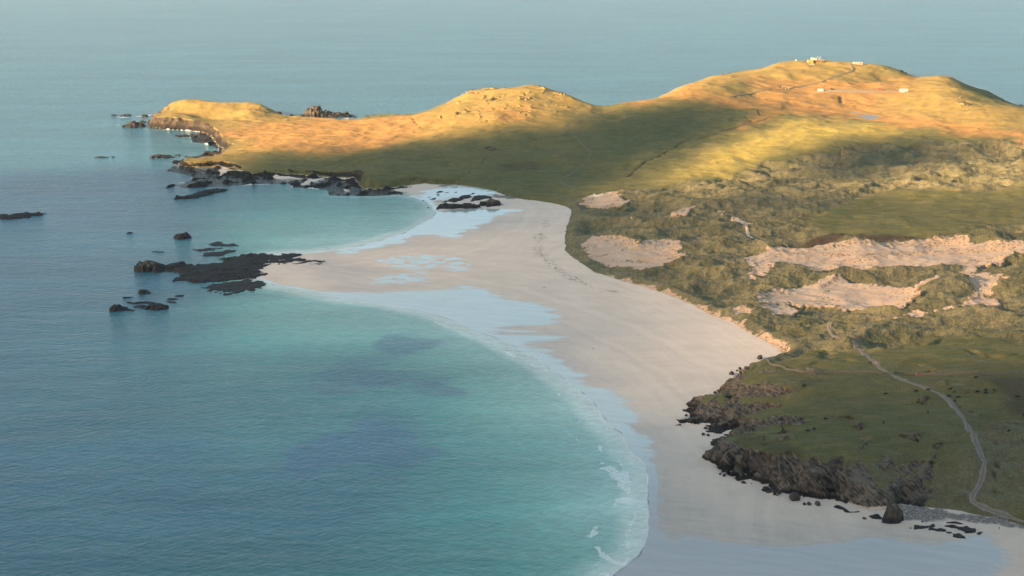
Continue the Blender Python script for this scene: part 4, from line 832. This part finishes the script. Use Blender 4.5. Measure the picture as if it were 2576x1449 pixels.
# ---------------------------------------------------------------- tracks, pools, walls
def resample(P, step):
    P = np.asarray(P, float)
    for _ in range(2):                                       # round the corners
        Q = [P[0]]
        for a, b in zip(P[:-1], P[1:]): Q += [a * .75 + b * .25, a * .25 + b * .75]
        P = np.array(Q + [P[-1]])
    d = np.r_[0, np.cumsum(np.hypot(*np.diff(P, axis=0).T))]; n = max(2, int(d[-1] / step)); t = np.linspace(0, d[-1], n)
    return np.stack([np.interp(t, d, P[:, 0]), np.interp(t, d, P[:, 1])], 1)
def ribbon(name, line, width, mat, lift=.1, cross=9, step=1.2, wob=.25, label=None):
    C = resample(line, step); T = np.gradient(C, axis=0); T /= np.hypot(T[:, 0], T[:, 1])[:, None] + 1e-9; N = np.stack([-T[:, 1], T[:, 0]], 1)
    k = np.linspace(-1, 1, cross); wv = width / 2 * (1 + fbm(C[:, 0], C[:, 1], 7, 3, 131) * wob)
    V_ = C[:, None, :] + N[:, None, :] * (k[None, :] * wv[:, None])[:, :, None]
    zc = ground(C[:, 0], C[:, 1]); g = ground(V_[..., 0], V_[..., 1]); kern = np.ones(7) / 7
    gs = np.stack([np.convolve(np.pad(g[:, j], 3, mode='edge'), kern, 'valid') for j in range(cross)], 1)
    z = np.maximum(g, gs) + lift * (1 - .6 * np.abs(k)[None, :] ** 3)
    z[:, [0, -1]] = g[:, [0, -1]] - .15
    V3 = np.concatenate([V_, z[..., None]], 2).reshape(-1, 3)
    return tag(mesh_np(name, V3, grid_faces(len(C), cross, np.ones((len(C) - 1, cross - 1), bool)), mat, attrs={'across': np.tile(np.abs(k), len(C))}), kind='structure')
def track_material(name, c1, c2, grassy):
    t = NT(name); a = t.at('across'); c = t.mix(t.rng(t.noise(1/2.2, 5, .65), .35, .65), c1, c2)
    c = t.mix(t.math('MULTIPLY', t.rng(a, .35, .02), grassy), c, (.10,.095,.045))
    c = t.mix(t.rng(t.math('ADD', a, t.math('MULTIPLY', t.math('SUBTRACT', t.noise(1/1.2, 4, .6), .5), .7)), .78, 1.0), c, (.105,.097,.045))
    return t.done(t.bsdf(c, .9, t.bump(t.noise(1/.5, 3), .5, .1)))
MT1 = track_material('gravel_track', (.150,.128,.118), (.195,.170,.155), .75); MT2 = track_material('worn_track', (.16,.135,.09), (.12,.105,.065), .6); MT4 = track_material('yard_gravel', (.26,.21,.16), (.20,.17,.12), .0); MT3 = track_material('sandy_track', (.42,.34,.26), (.36,.29,.22), .1)
ribbon('track', TRACKS[0], 4.0, MT1, .14, wob=.5); ribbon('track', TRACKS[1], 3.4, MT2, .2, step=2.5, wob=.5); ribbon('track', TRACKS[2], 5.0, MT2, .35, step=3); ribbon('sandy_track', TRACKS[3], 4.2, MT3, .25, step=1.5)
c0 = APRON.mean(0); ax = APRON[np.argmax(APRON[:, 0])]; an = APRON[np.argmin(APRON[:, 0])]
ribbon('gravel_yard', np.array([an, c0, ax]), np.ptp(APRON[:, 1]) * .7, MT4, .4, cross=15, step=4, wob=.4)
t = NT('still_water'); mpool = t.done(t.bsdf((.10,.10,.10), .2, t.bump(t.noise(1/3, 3), .05, .3), spec=.5))
for p, z_, lab in zip(POOLS, POOLZ, ('larger blue grey pool in the rust coloured hollow', 'smaller pool just behind the larger one')):
    c_ = p.mean(0); n_ = len(p); q_ = c_ + (p - c_) * 1.35
    V_ = np.array([(0, 0, 0)] + [(a - c_[0], b - c_[1], 0) for a, b in q_]); Fq = np.array([(0, i + 1, (i + 1) % n_ + 1) for i in range(n_)])
    if ((q_[0]-c_)[0]*(q_[1]-c_)[1]-(q_[0]-c_)[1]*(q_[1]-c_)[0]) < 0: Fq = Fq[:, ::-1]
    o = mesh_np('pool', V_, Fq, mpool, smooth=False); o.location = (c_[0], c_[1], z_ - .05); tag(o, kind='structure')

def stone_wall(name, pts, h, w_, label, group=None, mat=None, closed=False, gaps=()):
    P = march(np.array([p[:2] for p in pts], float), ground, step=1.0); C = resample(P, .7)
    keep = np.ones(len(C), bool)
    ctr = C.mean(0); cz = float(ground(ctr[0], ctr[1])); T = np.gradient(C, axis=0); T /= np.hypot(T[:, 0], T[:, 1])[:, None] + 1e-9; N = np.stack([-T[:, 1], T[:, 0]], 1)
    g = ground(C[:, 0], C[:, 1]); hh = h * (1 + fbm(C[:, 0], C[:, 1], 2.5, 3, 141) * .35 + rng.uniform(-.06, .06, len(C))); prof = [(-.62, -.4), (-.5, .35), (-.36, .9), (-.3, 1.0), (.3, 1.0), (.36, .9), (.5, .35), (.62, -.4)]
    V_ = np.array([[C[:, 0] + N[:, 0] * a * w_ * (1 + rng.uniform(-.1, .1, len(C))), C[:, 1] + N[:, 1] * a * w_, g + b * hh] for a, b in prof]).transpose(2, 0, 1)
    V_ = V_ - np.array([ctr[0], ctr[1], cz]); n = len(prof)
    o = mesh_np(name, V_.reshape(-1, 3), grid_faces(len(C), n, np.ones((len(C) - 1, n - 1), bool)), mat or MWALL, smooth=False); o.location = (ctr[0], ctr[1], cz)
    return tag(o, label, 'wall', group)
t = NT('dry_stone'); vo = t.n('ShaderNodeTexVoronoi'); t.l(t.n('ShaderNodeNewGeometry').outputs['Position'], vo.inputs['Vector']); vo.inputs['Scale'].default_value = 2.6
cc = t.mix(vo.outputs[0], (.17,.16,.14), (.05,.045,.04)); cc = t.mix(t.rng(t.noise(1/1.5, 4), .5, .7), cc, (.11,.11,.065)); MWALL = t.done(t.bsdf(cc, .9, t.bump(vo.outputs[0], .8, .2)))
stone_wall('drystone_wall', R5([(850,0),(880,40),(990,68),(1050,80),(1130,90),(1300,86),(1500,84),(1628,92)]), 1.5, .8, 'drystone field wall from the cliff top to the gate left of the track', 'drystone walls across the headland')
stone_wall('drystone_wall', R5([(1706,90),(1780,93),(1850,96),(1960,99),(2100,99),(2300,97),(2576,94),(2760,93)]), 1.5, .9, 'drystone field wall running right from the gate to the picture edge', 'drystone walls across the headland')
stone_wall('sheepfold', R2([(1150,651),(1105,657),(1076,652),(1074,644),(1095,637),(1130,630),(1158,633),(1166,643),(1152,649)]), 2.0, 1.3, 'small ruined ring shaped sheepfold of pale stone on the shaded slope')
def mat_plain(n, c, r=.8): return plain(n, c, r)
MW, MY, MK, MRED, MGR, MBR, MWOOD, MDK = (mat_plain('white_paint', (.50,.49,.46)), mat_plain('yellow_paint', (.42,.25,.07)), mat_plain('black_paint', (.03,.03,.035)), mat_plain('red_rust', (.25,.08,.05)), mat_plain('roof_grey', (.30,.29,.28)),
   mat_plain('brown_board', (.20,.12,.09)), mat_plain('weathered_wood', (.20,.17,.13)), mat_plain('dark_opening', (.03,.03,.03)))
t = NT('yellow_black_chequers'); ck = t.n('ShaderNodeTexChecker'); t.l(t.co, ck.inputs['Vector']); ck.inputs['Scale'].default_value = .72
ck.inputs['Color1'].default_value = (.38,.25,.09,1); ck.inputs['Color2'].default_value = (.03,.03,.035,1); MCHK = t.done(t.bsdf(ck.outputs[0], .6))
# gate between the walls
x, y, z = hit(*R5([(1664,92)])[0]); gt = tag(empty('field_gate', (x, y, z), .1), 'wooden gate with posts across the track between the two drystone walls', 'gate')
for sx in (-4.2, -.1, 4.2): MB().box((sx, 0, .8), (.28, .28, 2.0)).build('post', MWOOD, gt)
for sx in (-2.15, 2.05):
    m_ = MB()
    for k in range(5): m_.box((sx, 0, .35 + k * .25), (3.9, .07, .1))
    m_.tube((sx - 1.9, .05, .35), (sx + 1.9, .05, 1.35), .05, .05, 6).build('bars', MWOOD, gt)
x, y, z = hit(*R5([(1893,97)])[0]); b = tag(empty('sheep_pen', (x, y - 1.8, z), 0), 'brown board sheep pen built against the right hand field wall', 'pen')
MB().box((0, -1.6, .8), (9, .15, 1.9)).box((-4.5, 0, .8), (.15, 3.2, 1.9)).box((4.5, 0, .8), (.15, 3.2, 1.9)).build('boards', MBR, b)
for sx in (-4.5, -1.5, 1.5, 4.5): MB().box((sx, -1.75, .9), (.18, .18, 2.2)).build('post', MWOOD, b)
def fence(pts, sp, h, label, group):
    C = resample(march(np.array([p[:2] for p in pts], float), ground, step=1.0), sp); o0 = (C[0][0], C[0][1], float(ground(*C[0]))); e = tag(empty('wire_fence', o0), label, 'fence', group)
    m_ = MB(); pr = None
    for k, (a, b_) in enumerate(C[:99]):
        z_ = float(ground(a, b_)); MB().tube((a - o0[0], b_ - o0[1], z_ - .3 - o0[2]), (a - o0[0], b_ - o0[1], z_ + h - o0[2]), .11, .09, 5).build('post', MWOOD, e)
        cur = (a - o0[0], b_ - o0[1], z_ - o0[2])
        if pr:
            for q in (.5, .95): m_.tube((pr[0], pr[1], pr[2] + h * q), (cur[0], cur[1], cur[2] + h * q), .02, .02, 3)
        pr = cur
    m_.build('wire', MDK, e)
FG = 'post and wire fences'
fence(R3([(2005,207),(1985,262),(2003,322),(2100,350),(2200,372),(2300,400),(2450,440),(2560,462)]), 5.5, 1.5, 'post and wire fence along the edge of the shadowed eastern cliff', FG)
fence(R4([(945,272),(1080,268),(1230,270),(1400,283),(1560,292),(1650,298)]), 3.2, 1.1, 'wire fence half buried in the sand of the back blowout', FG)

# ---------------------------------------------------------------- buildings on the far hills
def at(Zf, x, y): return hit(*Zf([(x, y)])[0])
x, y, z = at(S9, 1100, 478); bd = tag(empty('lookout_building', (x, y, z), 0), 'yellow and black chequered lookout building on top of the highest hill', 'building')
MB().box((0, 4, 2.6), (21, 9, 6.4)).build('wall', MCHK, bd)
yb = MB().box((-12.8, 1.5, 2.4), (9.4, 9, 6.2)).build('annex', MY, bd)
MB().box((-14.6, -3.1, 1.2), (1.1, .25, 2.2)).build('door', MDK, yb)
MB().box((0, 4, 6.0), (21.6, 9.6, .35)).build('roof', MGR, bd)
MB().box((-8.0, 3, 7.6), (6.2, 5, 3.0), top=.86).build('control_room', MW, bd); MB().box((-8.0, 3, 9.25), (7.6, 6.2, .35)).build('control_room_roof', MW, bd)
MB().box((-3, 2, 7.3), (3.0, 3, 2.4)).build('roof_cabin', MW, bd)
MB().tube((3.0, .5, 6), (3.0, .5, 12.6), .28, .16).box((3.0, .5, 7.8), (1.6, 1.6, 3.4), top=.5).build('mast', MY, bd)
for sx in (.2, 5.6): (MB().tube((sx, 2, 6), (sx, 2, 10.6), .10, .10).box((sx, 2, 11.0), (1.2, 1.0, 1.0))).build('aerial', MW, bd)
for k in range(5): MB().box((-7 + k * 3.8, -.58, 3.4), (1.5, .12, 1.2)).build('window', MDK, bd)
x, y, z = at(S9, 820, 560); tb = tag(empty('helipad_marker', (x, y, z), .1), 'low white slab on legs on the grass in front of the lookout building', 'marker')
MB().box((0, 0, .9), (8.5, 3, .35)).box((3, -.5, 1.4), (3, 2, .9)).build('top', MW, tb)
for sx in (-3.6, 3.6): MB().box((sx, 0, .3), (.4, 2.4, 1.3)).build('leg', MW, tb)
x, y, z = at(S9, 68, 372); wb = tag(empty('instrument_box', (x, y, z), 0), 'tiny white instrument box left of the chequered lookout building', 'box')
MB().box((0, 0, 1.3), (2.0, 2, 2.0)).build('cabinet', MW, wb); MB().box((0, 0, 2.4), (2.4, 2.4, .25)).build('lid', MW, wb)
def hut(px, w_, d_, h_, label, wallm, roofm, rz=0, pitched=False, cat='hut', name='hut', door=True, win=2):
    x, y, z = px; e = tag(empty(name, (x, y, z), rz), label, cat)
    MB().box((0, d_ / 2, h_ / 2 - .4), (w_, d_, h_ + .8)).build('wall', wallm, e)
    if pitched:
        k = h_ * .35; MB().add([(-w_/2-.3, -.3, h_), (w_/2+.3, -.3, h_), (w_/2+.3, d_/2, h_ + k), (-w_/2-.3, d_/2, h_ + k), (w_/2+.3, d_+.3, h_), (-w_/2-.3, d_+.3, h_)], [(0,1,2,3),(3,2,4,5),(0,3,5),(1,4,2),(0,5,4,1)]).build('roof', roofm, e)
    else: MB().box((0, d_ / 2, h_ + .13), (w_ + .5, d_ + .5, .26)).build('roof', roofm, e)
    if door: MB().box((w_ * .28, -.04, h_ * .38), (1.3, .1, h_ * .72)).build('door', MDK, e)
    for k in range(win): MB().box((-w_ * .3 + k * w_ * .25, -.04, h_ * .6), (1.1, .1, .9)).build('window', MDK, e)
    return e
hut(at(S2, 1362, 264), 16, 7, 3.8, 'flat roofed hut at the end of the hilltop track, right of the chequered building', mat_plain('tan_render', (.50,.38,.30)), MGR, win=4)
hut(at(S2, 761, 697), 8.6, 3.2, 3.8, 'long white container standing alone at the left end of the gravel yard', MW, MW, door=False, win=0, name='container', cat='container')
hut(at(S2, 1712, 679), 7.6, 3.2, 2.8, 'rust red container on the back edge of the gravel yard', MRED, MRED, door=False, win=0, name='container', cat='container')
h_ = hut(at(S2, 2110, 706), 11.0, 7.5, 3.9, 'bright white hut with a grey pitched roof at the right end of the gravel yard', mat_plain('whitewash', (.62,.61,.59)), MGR, pitched=True, win=2)
MB().box((-6.6, 2.5, 2.0), (2.2, 3.5, 4.0)).build('lean_to', MW, h_)
x, y, z = at(S2, 943, 672); tr_ = tag(empty('trailer', (x, y, z), 0), 'dark farm trailer parked behind the gravel yard', 'trailer')
MB().box((0, 0, 1.5), (4.6, 2.2, .9)).box((-1.7, 0, 2.3), (1.2, 2, .8)).build('bed', MK, tr_); MB().tube((2.2, 0, 1.1), (4.4, 0, .6), .12).build('drawbar', MK, tr_)
for sx in (-.8, .8):
    for sy in (-1, 1): MB().tube((sx, sy - .12, .55), (sx, sy + .12, .55), .55, .55, 14).build('wheel', MDK, tr_)
for (sx, sy, lab, hh_) in ((145, 655, 'leftmost white marker post at the junction below the hill', 3.0), (195, 672, 'short white marker post between two taller ones at the junction', 1.8), (243, 670, 'thin white marker post where the hilltop track begins', 4.0)):
    x, y, z = at(S2, sx, sy); e = tag(empty('marker_post', (x, y, z)), lab, 'post', 'white marker posts'); MB().tube((0, 0, -.3), (0, 0, hh_), .2, .18).build('shaft', MW, e); MB().box((0, 0, hh_ + .2), (.8, .6, .6)).build('cap', MW, e)

# ---------------------------------------------------------------- animals and people
def skinned(name, verts, edges, mat, sub=1):
    me = bpy.data.meshes.new(name); me.from_pydata([v[:3] for v in verts], edges, []); o = bpy.data.objects.new(name, me); col.objects.link(o)
    md = o.modifiers.new('skin', 'SKIN'); md.use_smooth_shade = True
    sv = me.skin_vertices[0].data if me.skin_vertices else None
    if sv is None:
        bpy.context.view_layer.objects.active = o; bpy.ops.object.modifier_add(type='SKIN'); o.modifiers.remove(o.modifiers[-1]); sv = me.skin_vertices[0].data
    for i, v in enumerate(verts):
        r = v[3]; sv[i].radius = (r, r) if not isinstance(r, tuple) else r
    sv[0].use_root = True
    s_ = o.modifiers.new('sub', 'SUBSURF'); s_.levels = s_.render_levels = sub
    dg = bpy.context.evaluated_depsgraph_get(); ev = o.evaluated_get(dg); m2 = bpy.data.meshes.new_from_object(ev)
    bpy.data.objects.remove(o); m2.materials.clear(); m2.materials.append(mat); m2.name = name
    for p in m2.polygons: p.use_smooth = True
    return m2
def cow_mesh(pose):
    dz = -.62 if pose == 'lying' else 0
    V_ = [(-.1,0,1.08+dz,(.42,.40)), (-.8,0,1.14+dz,(.36,.34)), (.62,0,1.1+dz,(.38,.34))]; E = [(0,1),(0,2)]
    def chain(st, L):
        for p in L: V_.append(p); E.append((st, len(V_) - 1)); st = len(V_) - 1
    if pose == 'grazing': chain(2, [(1.05,0,.92,.24),(1.32,0,.55,.17),(1.46,0,.22,.11)])
    else: chain(2, [(1.02,0,1.32+dz,.24),(1.34,0,1.5+dz,.18),(1.66,0,1.36+dz,.11)])
    hd = len(V_) - 2; hv = V_[hd]
    for s in (-1, 1): chain(hd, [(hv[0]-.05, s*.2, hv[2]+.08, .06), (hv[0]-.08, s*.34, hv[2]+.06, .035)])
    for s in (-1, 1):
        if pose == 'lying': chain(2, [(.6,s*.3,.3,.15),(.95,s*.34,.12,.08),(.62,s*.36,.07,.06)]); chain(1, [(-.7,s*.36,.3,.2),(-.3,s*.42,.14,.1),(-.75,s*.46,.07,.06)])
        else: chain(2, [(.6,s*.2,.72,.15),(.63,s*.21,.42,.085),(.60,s*.21,.05,.075)]); chain(1, [(-.74,s*.22,.78,.2),(-.62,s*.23,.62,.13),(-.90,s*.22,.44,.075),(-.82,s*.22,.05,.07)])
    chain(1, [(-1.12,0,1.2+dz,.06),(-1.2,0,.85+dz*.6,.04),(-1.2,0,.5+dz*.5,.06)])
    return skinned('cow', V_, E, MCOW)
t = NT('black_hide'); MCOW = t.done(t.bsdf(t.mix(t.noise(3, 3), (.007,.006,.006), (.016,.014,.013)), .65))
CM = {p: cow_mesh(p) for p in ('standing', 'grazing', 'lying')}
COWS = [(1645,229,'lying','black cow lying alone on the knoll well left of the track bend',20),(1850,215,'grazing','black cow on the grassy knoll just left of the track',10),(1932,206,'standing','black cow beside the left verge at the start of the track bend',-40),
 (2080,202,'standing','black cow standing broadside, upper one right of the track bend',5),(2107,218,'grazing','black cow seen end on just below the broadside one',80),(2071,251,'standing','black cow on the verge touching the outer edge of the track',-20),
 (2131,252,'lying','black cow lying down to the right of the one on the verge',-25),(2112,281,'grazing','black cow nearest the track on its right side below the verge',60),(2263,220,'standing','leftmost black cow of the group of four on the right pasture',-15),
 (2318,207,'grazing','upper black cow of the middle two in the group of four',190),(2319,225,'grazing','lower black cow of the middle two in the group of four',185),(2378,211,'standing','rightmost black cow of the group of four, facing uphill',120),
 (2250,118,'lying','black cow lying close below the right hand field wall',0),(2532,247,'lying','black cow alone on the dark heather at the right',-20),(1892,302,'standing','black cow end on in the open field, upper of two left of the track',95),
 (1931,355,'grazing','black cow in the open field, lower of two left of the track',70),(1244,402,'grazing','black cow just right of the rocky hollow in the cliff top',20),(1633,428,'standing','lone black cow in the very middle of the green field',95),
 (951,452,'grazing','black cow nearest the lower cliff hollow, upper of two calves apart',85),(958,477,'standing','black cow nearest the seaward cliff edge',80),(1125,482,'grazing','black cow grazing broadside, left one of a pair on the green',5),
 (1168,471,'standing','black cow walking downhill, right one of a pair on the green',-60),(2474,481,'grazing','black cow at the foot of the terraced bank on the right',40),(2572,377,'standing','black cow cut off by the right edge of the picture',90)]
for (zx, zy, pose, lab, rz) in COWS:
    x, y, z = hit(*R5([(zx, zy)])[0]); o = bpy.data.objects.new('cow', CM[pose]); col.objects.link(o)
    s_ = .8 if 'calves' in lab or 'tiny' in lab else 1.12; o.scale = (s_,) * 3; o.location = (x, y, z - .02); o.rotation_euler = (0, 0, R(rz)); lab = lab.replace(', upper of two calves apart', ', small like a calf')
    tag(o, lab, 'cow', 'black cattle grazing the headland')
MSKIN = mat_plain('skin', (.45,.28,.20)); MC1 = mat_plain('dark_jacket', (.03,.03,.04)); MC2 = mat_plain('navy_trousers', (.025,.03,.05)); MHAIR = mat_plain('brown_hair', (.04,.025,.018))
def person(px, py, rz, label, stride=.22, jacket=None, hat=False):
    x, y, z = hit(px, py); root = tag(empty('person', (x, y, z), rz), label, 'person', 'walkers on the beach')
    V_ = [(0,0,.95,.13),(0,0,1.2,(.15,.11)),(0,0,1.42,(.17,.10)),(0,0,1.52,.055),(0,.01,1.60,.075),(0,.015,1.69,.09)]; E = [(0,1),(1,2),(2,3),(3,4),(4,5)]
    def chain(st, L):
        for p in L: V_.append(p); E.append((st, len(V_) - 1)); st = len(V_) - 1
    for s in (-1, 1):
        chain(0, [(s*.10,0,.86,.10),(s*.11,s*stride*.5,.48,.062),(s*.11,s*stride - .04,.09,.042),(s*.12,s*stride + .12,.04,.035)])
        chain(2, [(s*.2,0,1.40,.06),(s*.25,-s*stride*.3,1.13,.042),(s*.26,-s*stride*.5+.08,.90,.032),(s*.26,-s*stride*.5+.14,.80,.03)])
    me = skinned('person_body', V_, E, MSKIN, 2); o = bpy.data.objects.new('body', me); col.objects.link(o); o.parent = root
    jk = skinned('jacket', [(0,0,.88,.15),(0,0,1.2,(.175,.135)),(0,0,1.43,(.18,.12)),(-.2,0,1.41,.075),(-.25,stride*.3,1.13,.06),(-.26,stride*.5+.07,.92,.048),(.2,0,1.41,.075),(.25,-stride*.3,1.13,.06),(.26,-stride*.5+.07,.92,.048)], [(0,1),(1,2),(2,3),(3,4),(4,5),(2,6),(6,7),(7,8)], jacket or MC1, 2)
    o = bpy.data.objects.new('jacket', jk); col.objects.link(o); o.parent = root
    tj = skinned('trousers', [(0,0,.95,.145),(-.10,0,.85,.12),(-.11,-stride*.5,.48,.08),(-.11,-stride-.03,.12,.06),(.10,0,.85,.12),(.11,stride*.5,.48,.08),(.11,stride-.03,.12,.06)], [(0,1),(1,2),(2,3),(0,4),(4,5),(5,6)], MC2, 2)
    o = bpy.data.objects.new('trousers', tj); col.objects.link(o); o.parent = root
    hj = skinned('hair', [(0,-.01,1.73,.10),(0,-.05,1.66,.085)], [(0,1)], MHAIR, 2); o = bpy.data.objects.new('hair', hj); col.objects.link(o); o.parent = root
person(*R6([(1524,366)])[0], .3, 'left one of two dark clad walkers side by side in the middle of the beach', .25)
person(*R6([(1536,364)])[0], .3, 'right one of two dark clad walkers side by side in the middle of the beach', .2)
person(*R6([(1901,826)])[0], 2.6, 'dark clad walker alone on the open sand below the wet tongue', .25)
person(*R5([(2409,1136)])[0], -1.0, 'person in dark clothes standing on the sand right of the kelp reefs', .1)
# ---------------------------------------------------------------- the evening cloud bank whose shadow lies over the bay
SHADE = [(-2500,430),(-900,425),(300,430),(560,425),(683,384),(859,380),(950,374),(1060,352),(1150,342),(1259,337),(1359,323),(1425,311),(1492,292),(1559,274),(1625,264),(1717,258),(1784,251),(1850,256),(1880,272),(1880,300),(1851,330),(1784,364),(1717,400),(1625,446),(1540,474),(1620,488),
   (1717,468),(1820,448),(1890,410),(1960,388),(2084,362),(2217,352),(2384,358),(2620,352),(3600,340)]
SHADE_P = np.concatenate([march(np.array(SHADE, float), base_height), [(6000, -900), (-4000, -900)]])
HOLE_P = gpoly([(2250,470),(2350,440),(2450,418),(2560,385),(2700,370),(2900,380),(2900,450),(2576,452),(2450,468),(2350,476)])
HOLE_Q = gpoly([(1750,462),(1900,462),(2050,455),(2250,432),(2400,405),(2560,368),(2750,352),(3000,360),(3000,480),(2576,478),(2400,490),(2200,492),(2000,488),(1800,480)])
def cloud_bank(name, alt=900.0):
    off = np.array(SUN_DIR[:2]) / SUN_DIR[2] * alt; cell = 26.
    xs = np.arange(-2600, 4200, cell); ys = np.arange(-800, 3700, cell); X_, Y_ = np.meshgrid(xs, ys)
    zg = np.where((Y_ > GY0) & (Y_ < GY1), np.clip(bil(H0, X_, Y_) * (bil(LD, X_, Y_) > 0), 0, 90), 0); zg = blur(zg, 6)
    s = sdf(SHADE_P, X_, Y_) + fbm(X_, Y_, 260, 4, 151) * 45
    soft = np.where(Y_ > 1500, 62., 60.)
    d = sstep(-.55, 1, s / soft * .75 + .2)
    hole = np.maximum(sdf(HOLE_P, X_, Y_), sdf(HOLE_Q, X_, Y_) - 25) + fbm(X_, Y_, 120, 3, 152) * 40; d = d * (1 - .96 * sstep(-90, 30, hole))
    thin = .60 + .38 * sstep(1120, 820, Y_) + .36 * sstep(1500, 1680, Y_) ; thin = np.where(X_ < 150, np.maximum(thin, .9), thin)
    d = d * (thin + .06 * fbm(X_, Y_, 200, 3, 153))
    k = (alt - zg) / alt
    PX, PY = X_ + off[0] * k, Y_ + off[1] * k
    lump = 9 * ridge(X_, Y_, 190, 4, 154); nY, nX = X_.shape
    vb = np.stack([PX.ravel(), PY.ravel(), (alt - 5 * d - lump * .3).ravel()], 1); vt = np.stack([PX.ravel(), PY.ravel(), (alt + 4 + (6 + lump) * d).ravel()], 1)
    q = grid_faces(nY, nX, cellmax(d) > .01); V_ = np.concatenate([vb, vt]); Q = np.concatenate([q[:, ::-1], q + len(vb)])
    a = {'cloud_cover': np.tile(d.ravel(), 2)}; v, Q, a = compact(V_, Q, a)
    t = NT('cloud_vapour'); dn = t.at('cloud_cover'); tr = t.n('ShaderNodeBsdfTransparent'); df = t.n('ShaderNodeBsdfDiffuse'); df.inputs[0].default_value = (.9,.9,.9,1)
    tl = t.n('ShaderNodeBsdfTranslucent'); tl.inputs[0].default_value = (.9,.9,.9,1); ms = t.n('ShaderNodeMixShader'); ms.inputs[0].default_value = .5; t.l(df.outputs[0], ms.inputs[1]); t.l(tl.outputs[0], ms.inputs[2])
    al = t.math('SUBTRACT', 1, t.math('POWER', t.math('SUBTRACT', 1, t.math('MINIMUM', dn, 1.0)), .5))
    m = t.n('ShaderNodeMixShader'); t.l(al, m.inputs[0]); t.l(tr.outputs[0], m.inputs[1]); t.l(ms.outputs[0], m.inputs[2]); t.done(m.outputs[0])
    tag(mesh_np(name, v, Q, t.m, attrs=a), kind='structure')
cloud_bank('cloud')

# the evening air: one even body of haze round the camera and everything on the ground
hz = MB().box((0, 14500, 170), (44000, 31500, 366)).build('haze', None)
hm = bpy.data.materials.new('haze'); hm.use_nodes = True; h_nt = hm.node_tree; h_nt.nodes.clear(); ho = h_nt.nodes.new('ShaderNodeOutputMaterial'); hv = h_nt.nodes.new('ShaderNodeVolumePrincipled')
hv.inputs['Color'].default_value = (.68, .88, 1.0, 1); hv.inputs['Density'].default_value = HAZE; hv.inputs['Anisotropy'].default_value = .3; h_nt.links.new(hv.outputs[0], ho.inputs[1])
hz.data.materials.clear(); hz.data.materials.append(hm); tag(hz, kind='stuff')
print('done', round(time.time() - T0, 1))
